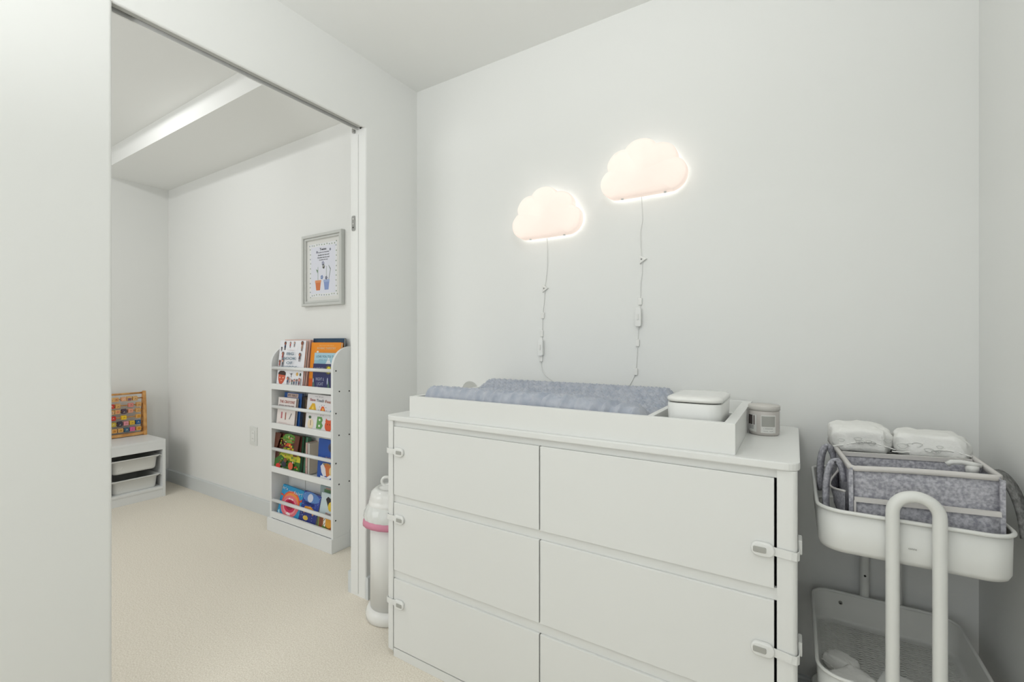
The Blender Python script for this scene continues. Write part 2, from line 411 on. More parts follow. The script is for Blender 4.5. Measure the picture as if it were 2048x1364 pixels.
# contoured pad with its dimpled cover: long sides raised, wrinkled along the front
PX0, PX1, PY0, PY1 = -1.162, -0.340, 1.224, 1.684
def pad(u, v):
    x = PX0+(PX1-PX0)*u; y = PY0+(PY1-PY0)*v
    ZB, H = ZT+0.010, 0.098
    edge = min(v, 1-v)*(PY1-PY0); ex = min(u, 1-u)*(PX1-PX0)
    e1 = 1-max(0, 1-edge/0.030)**2.2; e2 = 1-max(0, 1-ex/0.045)**2.4
    s = abs(v-0.5)*2
    val = 0.46+0.54*min(1, max(0, (s-0.10)/0.62))**1.25       # valley in the middle
    rise = 1.0-(0.20*max(0, (u-0.62)/0.38)**1.6 if v < 0.5 else 0.02*u)
    if v > 0.5: rise *= 1.0
    z = ZB+H*val*rise*max(e1, 0)**0.8*max(e2, 0)**0.8
    # rows of dimples
    top = max(0, e1*e2)
    k = 0.028
    sx = x/k; row = math.floor(y/(k*0.86)); sx += 0.5*(row % 2)
    dd = math.cos(2*PI*sx)*math.cos(2*PI*(y/(k*0.86)-0.5))
    z += 0.0062*max(-0.8, dd)*top*(1 if v > 0.16 else 0.35)
    # slanting pull wrinkles over the front roll, deeper to the right
    if v < 0.26:
        wv = 1.2-2.2*abs(math.sin(PI*(x*(23-5*u)-v*8.0)+0.9*math.sin(x*15)))**0.8+0.35*math.sin(2*PI*(x*31-v*12))
        amp = 0.0066*(0.35+0.9*u)*(1-(v/0.26))**0.7
        z += amp*wv*min(1, edge/0.004); y -= 0.4*amp*wv*min(1, edge/0.004)
    return (x, max(y, PY0-0.001), z)
pt = thing('changing_pad', (-0.75, 1.45, ZT+0.008), 'contoured changing pad in a dimpled blue grey plush cover inside the tray', 'changing pad')
b = MB(); V = b.grid(pad, 330, 200, MINKY)
k = b.mi(MINKY)
loop = [V[i][0] for i in range(331)]+[V[330][j] for j in range(1, 201)]+[V[i][200] for i in range(329, -1, -1)]+[V[0][j] for j in range(199, 0, -1)]
ff = b.bm.faces.new(loop[::-1]); ff.material_index = k
b.build('cover', pt)

# wipes dispenser
t = thing('wipes_dispenser', (-0.225, 1.36, ZT+0.008), 'glossy white wipes dispenser standing in the right end of the changing tray', 'wipes dispenser')
b = MB(); wx0, wx1, wy0, wy1 = -0.294, -0.158, 1.245, 1.46
pr = []
def ring(z, ins, r): return [(x, y, z) for x, y in rrect(wx0+ins, wx1-ins, wy0+ins, wy1-ins, r, 8)]
def loft(b, rings, m, cap0=True, cap1=True):
    tb = bmesh.new(); R = [[tb.verts.new(p) for p in r] for r in rings]; n = len(R[0])
    for A, B in zip(R, R[1:]):
        for i in range(n): tb.faces.new((A[i], A[(i+1) % n], B[(i+1) % n], B[i]))
    if cap0: tb.faces.new(R[0][::-1])
    if cap1: tb.faces.new(R[-1])
    bmesh.ops.recalc_face_normals(tb, faces=tb.faces[:]); b._add(tb, m, smooth=True)
loft(b, [ring(0.897, 0.008, 0.03), ring(0.905, 0.003, 0.032), ring(0.995, 0.0, 0.034), ring(0.999, 0.002, 0.034)], PLAST); b.build('body', t)
b = MB(); loft(b, [ring(0.999, 0.004, 0.032), ring(1.0, 0.004, 0.032), ring(1.0015, 0.004, 0.032)], DARK); b.build('lid_seal', t)
b = MB(); loft(b, [ring(1.0018, -0.001, 0.036), ring(1.009, -0.002, 0.037), ring(1.0125, 0.0005, 0.036), ring(1.0150, 0.006, 0.033), ring(1.0162, 0.016, 0.026), ring(1.0168, 0.05, 0.01)], GLOSS)
b.build('lid', t)

# candle jar
jx, jy = -0.078, 1.534
t = thing('candle_jar', (jx, jy, ZT), 'small warm grey candle jar with paper labels beside the changing tray', 'candle')
b = MB(); b.lathe([(0.0, ZT), (0.036, ZT), (0.0395, ZT+0.003), (0.0405, ZT+0.010), (0.0405, ZT+0.068), (0.0385, ZT+0.072)], jx, jy, JAR, 56); b.build('jar', t)
b = MB(); b.lathe([(0.0395, ZT+0.0715), (0.0418, ZT+0.0725), (0.0418, ZT+0.084), (0.0405, ZT+0.086), (0, ZT+0.087)], jx, jy, JARLID, 56); b.build('lid', t)
def onjar(off): return lambda a, z: (jx+(0.0405+off)*math.sin(a/0.0405), jy-(0.0405+off)*math.cos(a/0.0405), z)
def patch(b, f, a0, a1, z0, z1, m, n=14):
    k = b.mi(m)
    for i in range(n):
        p, q = a0+(a1-a0)*i/n, a0+(a1-a0)*(i+1)/n
        fc = b.bm.faces.new([b.bm.verts.new(v) for v in (f(p, z0), f(q, z0), f(q, z1), f(p, z1))]); fc.material_index = k
b = MB(); INK = col(96, 96, 94); GR = col(168, 168, 162)
patch(b, onjar(0.0003), -0.006, 0.034, ZT+0.009, ZT+0.060, PAPER)
patch(b, onjar(0.0006), -0.004, 0.032, ZT+0.027, ZT+0.057, GR)
for k in range(2): add_text(b, ('a.  mmmmmmmmm', 'nnno.  nnnl')[k], 0.013, ZT+(0.0215, 0.0145)[k], 0.024, 0.0022, INK, onjar(0.0008))
o = b.build('front_label', t); o['label'] = 'white paper label with fine print'
b = MB(); patch(b, onjar(0.0003), -0.052, -0.018, ZT+0.010, ZT+0.060, PAPER)
patch(b, onjar(0.0006), -0.050, -0.030, ZT+0.030, ZT+0.058, col(72, 64, 62)); patch(b, onjar(0.0006), -0.027, -0.023, ZT+0.030, ZT+0.057, col(110, 98, 96))
for k in range(3): patch(b, onjar(0.0006), -0.044, -0.026, ZT+0.018+k*0.004, ZT+0.0195+k*0.004, INK)
o = b.build('side_label', t); o['label'] = 'side label with dark bars'

# ------------------------------------------------------------------ cloud lamps
def cloudmat():
    m = bpy.data.materials.new('cloud_diffuser'); m.use_nodes = True; nt = m.node_tree
    for n in list(nt.nodes): nt.nodes.remove(n)
    out = nt.nodes.new('ShaderNodeOutputMaterial'); tr_ = nt.nodes.new('ShaderNodeBsdfTranslucent'); df = nt.nodes.new('ShaderNodeBsdfDiffuse')
    em = nt.nodes.new('ShaderNodeEmission'); mx = nt.nodes.new('ShaderNodeMixShader'); ad = nt.nodes.new('ShaderNodeAddShader')
    tr_.inputs[0].default_value = (0.95, 0.83, 0.77, 1); df.inputs[0].default_value = (0.86, 0.77, 0.73, 1)
    em.inputs[0].default_value = (1.0, 0.88, 0.83, 1); em.inputs[1].default_value = 0.10; mx.inputs[0].default_value = 0.6
    nt.links.new(tr_.outputs[0], mx.inputs[1]); nt.links.new(df.outputs[0], mx.inputs[2]); nt.links.new(mx.outputs[0], ad.inputs[0]); nt.links.new(em.outputs[0], ad.inputs[1])
    nt.links.new(ad.outputs[0], out.inputs[0]); return m
CLOUD = cloudmat()
CL = [(-.090, .000), (-.122, .006), (-.146, .024), (-.157, .050), (-.155, .077), (-.140, .098), (-.128, .106), (-.131, .128), (-.121, .151), (-.103, .169), (-.080, .177), (-.062, .177),
      (-.050, .190), (-.030, .201), (-.006, .2045), (.018, .201), (.039, .190), (.053, .174), (.075, .174), (.100, .164), (.117, .147), (.125, .124), (.124, .110), (.141, .100), (.153, .082), (.157, .060), (.152, .036), (.137, .015), (.112, .002), (.085, .000)]
LED = bpy.data.materials.new('led_strip'); LED.use_nodes = True
LED.node_tree.nodes['Principled BSDF'].inputs['Emission Color'].default_value = (0.95, 1.0, 0.96, 1)
LED.node_tree.nodes['Principled BSDF'].inputs['Emission Strength'].default_value = 3.0
def smooth_loop(pts, n=4):
    out = []; N = len(pts)
    cusps = {6, 11, 17, 22}
    for i in range(N):
        p0, p1, p2, p3 = pts[(i-1) % N], pts[i], pts[(i+1) % N], pts[(i+2) % N]
        if i in cusps: p0 = (2*p1[0]-p2[0], 2*p1[1]-p2[1])
        if (i+1) % N in cusps: p3 = (2*p2[0]-p1[0], 2*p2[1]-p1[1])
        for k in range(n):
            t = k/n
            q = [0.5*((2*p1[a])+(-p0[a]+p2[a])*t+(2*p0[a]-5*p1[a]+4*p2[a]-p3[a])*t*t+(-p0[a]+3*p1[a]-3*p2[a]+p3[a])*t**3) for a in (0, 1)]
            out.append(tuple(q))
    return out
OUT = smooth_loop(CL)
def cloud_lamp(cx, zb, label, cable, clips, hook, switch):
    t = thing('cloud_lamp', (cx, YB, zb), label, 'wall lamp', 'cloud-shaped lamps on the wall')
    b = MB(); c0 = (0.0, 0.075)
    yb, yf = YB-0.018, YB-0.056
    rings = []
    for k, (sc_, y) in enumerate(((1.0, yb), (1.0, yf+0.008), (0.992, yf+0.003), (0.975, yf), (0.90, yf-0.006), (0.7, yf-0.012), (0.4, yf-0.016), (0.05, yf-0.018))):
        rings.append([(cx+c0[0]+(p[0]-c0[0])*sc_, y, zb+c0[1]+(p[1]-c0[1])*sc_) for p in OUT])
    loft(b, rings, CLOUD, cap0=False, cap1=True); b.build('lamp_shade', t)
    b = MB()
    b.box(cx-0.05, cx+0.05, YB-0.016, YB-0.001, zb+0.05, zb+0.11, PLAST, 0.003); b.build('wall_bracket', t)
    for dx in (-0.078, 0.080):
        b = MB(); b.cyl((cx+dx, YB-0.034, zb+0.01), (cx+dx, YB-0.034, zb-0.004), 0.005, PLAST); b.build('foot', t)
    b = MB(); b.tube(cable, 0.0016, PLAST, 8, up=(0, 1, 0)); cb = b.build('cable', t)
    for x, z in clips:
        b = MB(); b.box(x-0.007, x+0.007, YB-0.0075, YB, z-0.013, z+0.013, GLOSS, 0.002); b.build('cable_clip', t)
    x, z = hook
    b = MB(); b.prism([(x-0.010, z+0.017), (x+0.017, z), (x-0.010, z-0.017)], YB-0.009, YB, 'y', GLOSS, 0.002); b.cyl((x-0.002, YB-0.0105, z), (x-0.002, YB-0.009, z), 0.003, STEEL); b.build('cable_hook', t)
    x, z = switch
    b = MB(); b.prism(rrect(x-0.011, x+0.011, z-0.035, z+0.035, 0.006), YB-0.018, YB-0.002, 'y', PLAST, 0.003, 2); sw = b.build('switch', t)
    b = MB(); b.prism(rrect(x-0.005, x+0.002, z-0.010, z+0.012, 0.002), YB-0.021, YB-0.0175, 'y', GLOSS, 0.0006); b.build('switch_slider', sw)
    point('cloud_lamp_light', (cx-0.03, YB-0.030, zb+0.105), 0.013, 0.014, (1.0, 0.98, 0.93))
    b = MB(); b.tube([(cx+p[0]*0.91, YB-0.010, zb+c0[1]+(p[1]-c0[1])*0.895) for p in OUT[::3]], 0.003, LED, 6, up=(0, 1, 0), closed=True); b.build('led_strip', t)
def cab(pts): return [(x, YB-0.003, z) for x, z in pts]
cloud_lamp(-0.878, 1.597, 'pinkish white cloud lamp glowing on the wall, lower and left of the pair',
    [(-0.888, YB-0.03, 1.615), (-0.888, YB-0.012, 1.595)]+cab([(-0.8915, 1.56), (-0.892, 1.48), (-0.899, 1.42), (-0.904, 1.387), (-0.907, 1.33), (-0.914, 1.28), (-0.916, 1.21), (-0.919, 1.136), (-0.922, 1.09), (-0.922, 1.06), (-0.915, 1.035), (-0.898, 1.015), (-0.872, 1.000), (-0.850, 0.985), (-0.84, 0.96), (-0.84, 0.90)]),
    [(-0.913, 1.272), (-0.918, 1.195), (-0.921, 1.088)], (-0.903, 1.387), (-0.919, 1.135))
cloud_lamp(-0.478, 1.702, 'pinkish white cloud lamp glowing on the wall, higher and right of the pair',
    [(-0.489, YB-0.03, 1.72), (-0.489, YB-0.012, 1.70)]+cab([(-0.4905, 1.66), (-0.489, 1.62), (-0.497, 1.57), (-0.496, 1.52), (-0.491, 1.471), (-0.490, 1.42), (-0.496, 1.38), (-0.497, 1.305), (-0.502, 1.25), (-0.506, 1.18), (-0.510, 1.10), (-0.514, 1.041), (-0.526, 1.015), (-0.54, 0.99), (-0.545, 0.94)]),
    [(-0.497, 1.312), (-0.507, 1.155), (-0.514, 1.046)], (-0.489, 1.471), (-0.502, 1.252))

# round cover plate on the wall behind the tray
t = MB(); t.lathe([(0, 0), (0.043, 0), (0.046, 0.002), (0.046, 0.004), (0.043, 0.006), (0, 0.006)], 0, 0, mat("plate_grey", (192, 193, 188), 0.5), 40, smooth=False, M=Matrix.Translation((-1.302, YB, 0.928)) @ Matrix.Rotation(PI/2, 4, 'X'))
o = t.build('wall_plate', None, (-1.302, YB, 0.928)); tag(o, 'round grey wall plate peeking up behind the left end of the tray', 'wall plate')

# ------------------------------------------------------------------ diaper pail
bx, by = -1.462, 1.385
t = thing('diaper_pail', (bx, by, 0), 'slim white diaper pail between the doorway and the dresser', 'diaper pail')
b = MB(); b.lathe([(0.100, 0), (0.110, 0.006), (0.111, 0.028), (0.104, 0.044), (0.096, 0.052), (0.0, 0.052)], bx, by, GLOSS, 56); b.build('base', t)
b = MB(); b.lathe([(0.0925, 0.05), (0.0925, 0.40), (0.09, 0.402)], bx, by, PLAST, 56); b.build('body', t)
def wav(b, prof, m, amp, nf=22):
    n = 110; tb = bmesh.new(); R = []
    for r, z, a in prof:
        R.append([tb.verts.new((bx+(r+a*amp*math.sin(nf*2*PI*i/n+3*z*40))*math.cos(2*PI*i/n), by+(r+a*amp*math.sin(nf*2*PI*i/n+z*120))*math.sin(2*PI*i/n), z+0.002*math.sin(3*2*PI*i/n))) for i in range(n)])
    for A, B in zip(R, R[1:]):
        for i in range(n): tb.faces.new((A[i], A[(i+1) % n], B[(i+1) % n], B[i]))
    bmesh.ops.recalc_face_normals(tb, faces=tb.faces[:]); b._add(tb, m, smooth=True)
b = MB(); wav(b, [(0.094, 0.392, 0), (0.123, 0.396, .6), (0.122, 0.408, 1), (0.119, 0.420, 1), (0.117, 0.4215, 1)], PINK, 0.0012); o = b.build('liner_cuff', t); o['label'] = 'pink liner cuff'
b = MB(); wav(b, [(0.118, 0.4215, .5), (0.119, 0.432, 1), (0.1165, 0.447, 1), (0.110, 0.461, 1), (0.102, 0.474, .4), (0.098, 0.478, 0)], FILM, 0.0022); b.build('liner_bag', t)
b = MB(); b.lathe([(0.099, 0.462), (0.100, 0.478), (0.098, 0.490), (0.0965, 0.492), (0.094, 0.500), (0.0925, 0.512), (0.0875, 0.527), (0.074, 0.538), (0.060, 0.5435), (0.058, 0.541), (0.054, 0.541), (0.050, 0.545), (0.0, 0.547)], bx, by, GLOSS, 56); b.build('lid', t)
b = MB()
RM = Matrix.Translation((bx-0.024, by-0.015, 0)) @ Matrix.Rotation(math.radians(40), 4, 'Z') @ Matrix.Translation((-bx, -by, 0))
b.torus((bx, by, 0.5635), 0.0175, 0.0065, GLOSS, 'y')
bmesh.ops.transform(b.bm, matrix=RM, verts=b.bm.verts); b.build('pull_ring', t)

# ------------------------------------------------------------------ trolley
t = thing('utility_trolley', (0.208, 1.46, 0), 'white three-tier metal trolley in the corner between dresser and wall', 'trolley')
CX0, CX1, CY0, CY1 = 0.046, 0.366, 1.246, 1.672
for nm, yy in (('front_handle', CY0-0.0145), ('rear_handle', CY1+0.0145)):
    b = MB(); xa, xb, r = 0.1735, 0.2475, 0.0118
    cxm, rr = (xa+xb)/2, (xb-xa)/2
    top = 0.852-r-rr if nm == 'front_handle' else 0.80
    path = [(xa, yy, 0.05+0.05*i) for i in range(int((top-0.05)/0.05)+1)]+[(cxm-rr*math.cos(PI*i/16), yy, top+rr*math.sin(PI*i/16)) for i in range(17)]+[(xb, yy, top-0.03-0.05*i) for i in range(int((top-0.08)/0.05)+1)]
    b.tube(path, r, METALW, 18, up=(0, 1, 0)); o = b.build(nm, t)
def tray(zr, depth, mesh):
    b = MB(); r = 0.048; x0, x1, y0, y1 = CX0, CX1, CY0, CY1
    def rg(z, ins): return [(x, y, z) for x, y in rrect(x0+ins, x1-ins, y0+ins, y1-ins, r-ins*0.6, 8)]
    zb = zr-depth
    loft(b, [rg(zb+0.003, 0.010), rg(zb+0.004, 0.0035), rg(zb+0.012, 0.001), rg(zr, 0.0)], METALW, False, False)
    loft(b, [rg(zb, 0.012), rg(zb, 0.004), rg(zb+0.010, 0.0), rg(zr, -0.0012), rg(zr, 0.0)], METALW, False, False)
    b.tube(rg(zr, -0.002), 0.0042, METALW, 10, closed=True)
    if not mesh:
        loft(b, [rg(zb, 0.012), rg(zb+0.003, 0.012)], METALW)
    o = b.build('tray', t)
    if mesh:
        b = MB(); nx, px, py = 0, 0.0140, 0.0105
        ny = int((y1-y0-0.03)/py)
        for j in range(ny+1):
            yy = y0+0.015+j*py
            path = []; x = x0+0.014; k = 0
            while x < x1-0.012:
                s = 1 if (k % 2) else -1
                path.append((x, yy+s*py*0.25, zb+0.0045+(0.0008 if (k+j) % 2 else 0))); x += px/2; k += 1
            hw = 0.0023
            tb = bmesh.new()
            A = [tb.verts.new((p[0], p[1]-hw, p[2])) for p in path]; B = [tb.verts.new((p[0], p[1]+hw, p[2])) for p in path]
            A2 = [tb.verts.new((p[0], p[1]-hw, p[2]-0.001)) for p in path]
            for q in range(len(path)-1):
                tb.faces.new((A[q], A[q+1], B[q+1], B[q])); tb.faces.new((A2[q], A2[q+1], A[q+1], A[q]))
            b._add(tb, METALW)
        # solid border round the mesh
        loft(b, [rg(zb+0.003, 0.010), rg(zb+0.0035, 0.024)], METALW, False, False)
        b.build('mesh_base', o)
        b = MB(); b.cyl((0.115, y1-0.006, zr-0.028), (0.115, y1+0.001, zr-0.028), 0.0045, STEEL); b.cyl((0.115, y1-0.0075, zr-0.028), (0.115, y1-0.006, zr-0.028), 0.002, BLACK); b.build('screw', o)
    return o
tt = tray(0.782, 0.092, False); tray(0.410, 0.088, True); tray(0.150, 0.088, True)
b = MB(); add_text(b, 'comme', 0.2075, 0.7275, 0.0135, 0.0032, col(96, 96, 92), lambda u, v: (u, CY0-0.0032+ (0.7275-v)*0.0, v)); o = b.build('maker_mark', tt); o['label'] = 'tiny grey printed mark'
b = MB(); b.cyl((0.1735, CY1+0.002, 0.475), (0.1735, CY1+0.001, 0.475), 0.003, BLACK); b.build('screw_hole', t)
for sx in (0.1735, 0.2475):
    for yy, s in ((CY0-0.0145, -1), (CY1+0.0145, 1)):
        b = MB(); b.cyl((sx-0.009, yy, 0.024), (sx+0.009, yy, 0.024), 0.024, LPLAST, 24); b.box(sx-0.013, sx+0.013, yy-0.008, yy+0.008, 0.03, 0.055, PLAST, 0.002); b.build('caster', t)

# ------------------------------------------------------------------ felt caddy on the trolley
t = thing('felt_caddy', (0.23, 1.45, 0.694), 'grey felt nappy caddy with pale binding standing in the top trolley tray', 'caddy')
zb = 0.696
top = {'FL': (0.108, 1.287, 0.873), 'FR': (0.350, 1.290, 0.887), 'BR': (0.356, 1.560, 0.888), 'BL': (0.084, 1.620, 0.878)}
bot = {'FL': (0.110, 1.285, zb), 'FR': (0.350, 1.287, zb), 'BR': (0.350, 1.60, zb), 'BL': (0.095, 1.61, zb)}
def lerp(a, b_, t_): return tuple(a[i]+(b_[i]-a[i])*t_ for i in range(3))
def panel(b, p00, p10, p01, p11, nrm, th, m, nu=10, nv=6, bulge=0.0):
    def F(s):
        def g(u, v):
            p = lerp(lerp(p00, p10, u), lerp(p01, p11, u), v)
            k_ = bulge*math.sin(PI*u)*math.sin(PI*min(1, v*1.0))
            return (p[0]+nrm[0]*(s+k_), p[1]+nrm[1]*(s+k_), p[2]+nrm[2]*(s+k_))
        return g
    A = b.grid(F(0), nu, nv, m); B = b.grid(F(-th), nu, nv, m)
    ea = [A[i][0] for i in range(nu+1)]+[A[nu][j] for j in range(1, nv+1)]+[A[i][nv] for i in range(nu-1, -1, -1)]+[A[0][j] for j in range(nv-1, 0, -1)]
    eb = [B[i][0] for i in range(nu+1)]+[B[nu][j] for j in range(1, nv+1)]+[B[i][nv] for i in range(nu-1, -1, -1)]+[B[0][j] for j in range(nv-1, 0, -1)]
    k = b.mi(m)
    for i in range(len(ea)):
        f_ = b.bm.faces.new((ea[i], eb[i], eb[(i+1) % len(ea)], ea[(i+1) % len(ea)])); f_.material_index = k
b = MB()
panel(b, bot['FL'], bot['FR'], top['FL'], top['FR'], (0, -1, 0), 0.004, FELT)
panel(b, bot['BL'], bot['BR'], top['BL'], top['BR'], (0, 1, 0), 0.004, FELT)
panel(b, bot['FL'], bot['BL'], top['FL'], top['BL'], (-1, 0, 0), 0.004, FELT)
panel(b, bot['FR'], bot['BR'], top['FR'], top['BR'], (1, 0, 0), 0.004, FELT)
b.prism([bot[k][:2] for k in ('FL', 'FR', 'BR', 'BL')], zb, zb+0.004, 'z', FELT)
b.build('bag_body', t)
b = MB()
order = ['FL', 'FR', 'BR', 'BL']; path = []
for i in range(4):
    a, c_ = top[order[i]], top[order[(i+1) % 4]]
    for k in range(8):
        p = lerp(a, c_, 0.03+0.94*k/7)
        path.append((p[0], p[1], p[2]+(0.0025*math.sin(PI*k/7) if i == 0 else 0)))
b.sweep(path, [(-0.0042, -0.0065), (0.0042, -0.0065), (0.0042, 0.003), (0.002, 0.0045), (-0.002, 0.0045), (-0.0042, 0.003)], FTRIM, closed=True); b.build('rim_binding', t)
for a, k in (('FL', -1), ('FR', 1)):
    b = MB()
    p, q = bot[a], top[a]; b.sweep([(p[0]+k*0.001, p[1]-0.003, p[2]), (q[0]+k*0.001, q[1]-0.003, q[2]-0.004)], [(-0.004, -0.0035), (0.004, -0.0035), (0.004, 0.0035), (-0.004, 0.0035)], FELT, up=(0, 1, 0), smooth=False)
    b.build('corner_seam', t)
b = MB(); pa = lerp(top['FL'], top['BL'], 0.5); pb = lerp(top['FR'], top['BR'], 0.62)
panel(b, (pa[0]+.004, pa[1], zb), (pb[0]-.004, pb[1], zb), (pa[0]+.004, pa[1], pa[2]-0.006), (pb[0]-.004, pb[1], pb[2]-0.006), (0, -1, 0), 0.004, FELT)
dv = b.build('divider', t)
b = MB(); b.sweep([(pa[0]+.005, pa[1]+.002, pa[2]-0.005), (pb[0]-.005, pb[1]+.002, pb[2]-0.005)], [(-0.004, -0.006), (0.004, -0.006), (0.004, 0.004), (-0.004, 0.004)], FTRIM, smooth=False); b.build('divider_binding', dv)
# outer pocket over the front
b = MB()
panel(b, (0.114, 1.279, zb), (0.348, 1.281, zb), (0.114, 1.280, 0.806), (0.347, 1.282, 0.817), (0, -1, 0), 0.003, FELT, bulge=0.003)
pk = b.build('front_pocket', t)
b = MB(); b.sweep([lerp((0.1135, 1.2775, 0.806), (0.3475, 1.2795, 0.817), k/10) for k in range(11)], [(-0.003, -0.006), (0.003, -0.006), (0.003, 0.004), (-0.003, 0.004)], FTRIM, smooth=False)
b.sweep([(0.1145, 1.2765, zb), (0.1145, 1.2765, 0.803)], [(-0.002, -0.002), (0.002, -0.002), (0.002, 0.002), (-0.002, 0.002)], FTRIM, up=(0, 1, 0), smooth=False)
b.build('pocket_binding', pk)
# left side pocket, drooping open
b = MB()
def lp(u, v):
    y = 1.30+0.20*u; z = zb+(0.118-0.02*math.sin(PI*u)+(0.018*u))*v
    return (0.100-0.024*math.sin(PI*min(1, u*1.15))*v-0.002, y, z)
b.grid(lp, 14, 8, FELT); sp = b.build('side_pocket', t)
b = MB(); b.tube([lp(i/14, 1.0) for i in range(15)], 0.0028, FTRIM, 8); b.build('pocket_binding', sp)
def strap(nm, path, wdt, m, th=0.003, up=(0, 1, 0)):
    b = MB(); b.sweep(path, [(-th, -wdt/2), (th, -wdt/2), (th, wdt/2), (-th, wdt/2)], m, up=up, smooth=True); return b.build(nm, t)
def bez(P, n=16):
    out = []
    for i in range(n+1):
        u = i/n; q = [Vector(p) for p in P]
        while len(q) > 1: q = [q[j].lerp(q[j+1], u) for j in range(len(q)-1)]
        out.append(tuple(q[0]))
    return out
strap('carry_strap', bez([(0.100, 1.345, 0.825), (0.097, 1.345, 0.875), (0.080, 1.34, 0.905), (0.060, 1.335, 0.87), (0.060, 1.32, 0.80), (0.064, 1.32, 0.75)]), 0.014, FELT, up=(0.8, 0.6, 0))
strap('carry_strap', bez([(0.092, 1.50, 0.83), (0.088, 1.50, 0.88), (0.068, 1.49, 0.905), (0.054, 1.48, 0.87), (0.056, 1.48, 0.81), (0.060, 1.48, 0.76)]), 0.017, FELT, up=(0.8, 0.6, 0))
strap('carry_strap', bez([(0.354, 1.36, 0.878), (0.368, 1.36, 0.890), (0.392, 1.36, 0.86), (0.402, 1.36, 0.815), (0.406, 1.36, 0.755)]), 0.036, FELTD, up=(0.6, 0.8, 0))
b = MB()
def rp_(u, v):
    return (0.354+0.012*math.sin(PI*u)*v, 1.30+0.18*u, zb+0.12*v)
b.grid(rp_, 10, 5, TAN); b.build('side_pocket', t)

# pump bottle in the caddy
px_, py_ = 0.331, 1.385
t = thing('pump_bottle', (px_, py_, zb+0.004), 'white pump bottle standing inside the felt caddy', 'bottle')
b = MB(); b.lathe([(0, zb+.004), (0.018, zb+.004), (0.019, zb+.012), (0.019, 0.835), (0.010, 0.848), (0.009, 0.852)], px_, py_, PLAST, 28); b.build('bottle_body', t)
b = MB(); b.lathe([(0.0095, 0.852), (0.0105, 0.853), (0.0105, 0.860), (0.0085, 0.861), (0.0085, 0.863), (0.0105, 0.864), (0.0105, 0.868), (0.0085, 0.869), (0.0085, 0.871), (0.0115, 0.872), (0.0120, 0.886), (0.0, 0.887)], px_, py_, GLOSS, 24)
b.sweep([(px_+0.014, py_, 0.888), (px_, py_, 0.890), (px_-0.018, py_, 0.892), (px_-0.034, py_, 0.890), (px_-0.042, py_, 0.884)], [(-0.006, -0.0045), (0.006, -0.0045), (0.006, 0.0045), (-0.006, 0.0045)], GLOSS)
b.build('pump_head', t)

# diapers
def diaper(name, c0, sx, sy, sz, rz, label, group, parent_tilt=0.0, seed=1, cat='diaper', ink=True):
    rnd = random.Random(seed)
    t = thing(name, c0, label, cat, group, rot=(parent_tilt, 0, rz), world=False)
    b = MB(); n, m_ = 96, 48
    ph = [rnd.uniform(0, 6) for _ in range(6)]
    def g(u, v):
        th = 2*PI*u; vv = (v-0.5)*PI
        e = 0.33
        def sp(c_, p): return math.copysign(abs(c_)**p, c_)
        x = sp(math.cos(vv), e)*sp(math.cos(th), e)*sx/2
        y = sp(math.cos(vv), e)*sp(math.sin(th), 0.55)*sy/2
        z = sp(math.sin(vv), 0.7)*sz/2
        w_ = 0.035*math.sin(x/sx*11+ph[0]+3*z/sz)+0.022*math.sin(x/sx*23+y/sy*9+ph[1])+0.02*math.sin(y/sy*17+ph[2]+z/sz*8)-0.03*abs(math.sin(x/sx*19+2*math.sin(y/sy*5+ph[0])+ph[5]))-0.02*abs(math.sin(y/sy*21+x/sx*15+ph[4]+3*z/sz))
        k = 1+w_
        return (x*k, y*k, sz/2+z*k*(1-0.12*abs(x/sx*2)**3*(1 if ph[3] > 3 else .3)))
    V = b.grid(g, n, m_, DIAPER)
    bmesh.ops.remove_doubles(b.bm, verts=b.bm.verts, dist=0.00005)
    bmesh.ops.recalc_face_normals(b.bm, faces=b.bm.faces[:])
    b.build('padding', t)
    # elastic ruffle edge and faint printed motifs
    b = MB(); pts = []
    for i in range(40):
        u = i/39; pts.append((-sx*0.47+sx*0.94*u, -sy*0.485-0.0015*math.sin(u*60), sz*(0.38+0.12*math.sin(u*5+ph[4]))))
    b.tube(pts, 0.0016, DIAPER, 6); b.build('elastic_edge', t)
    if ink:
        b = MB(); LG = col(196, 198, 194)
        for q in range(7):
            cx_, cz_ = rnd.uniform(-0.36, 0.36)*sx, sz*rnd.uniform(0.40, 0.62)
            R = rnd.uniform(0.005, 0.010); pts = [(cx_+R*(1+0.25*math.sin(3*a))*math.cos(a), -sy*0.5-0.001, cz_+0.6*R*math.sin(a)) for a in [2*PI*i/14 for i in range(14)]]
            b.tube(pts, 0.0005, LG, 5, up=(0, 1, 0), closed=True)
        b.build('printed_motif', t)
    return t
G1 = 'folded diapers piled in the felt caddy'
diaper('folded_diaper', (0.147, 1.542, 0.868), 0.138, 0.125, 0.072, 0.05, 'puffy folded white diaper on top of the caddy, left one with a small motif', G1, 0.06, 2)
diaper('folded_diaper', (0.284, 1.528, 0.866), 0.152, 0.122, 0.068, -0.10, 'smooth folded white diaper on top of the caddy, right one by the corner', G1, 0.0, 5)
diaper('folded_diaper', (0.21, 1.55, 0.785), 0.200, 0.10, 0.082, 0.0, 'white diaper underneath the two on top in the caddy', G1, 0.0, 9, ink=False)

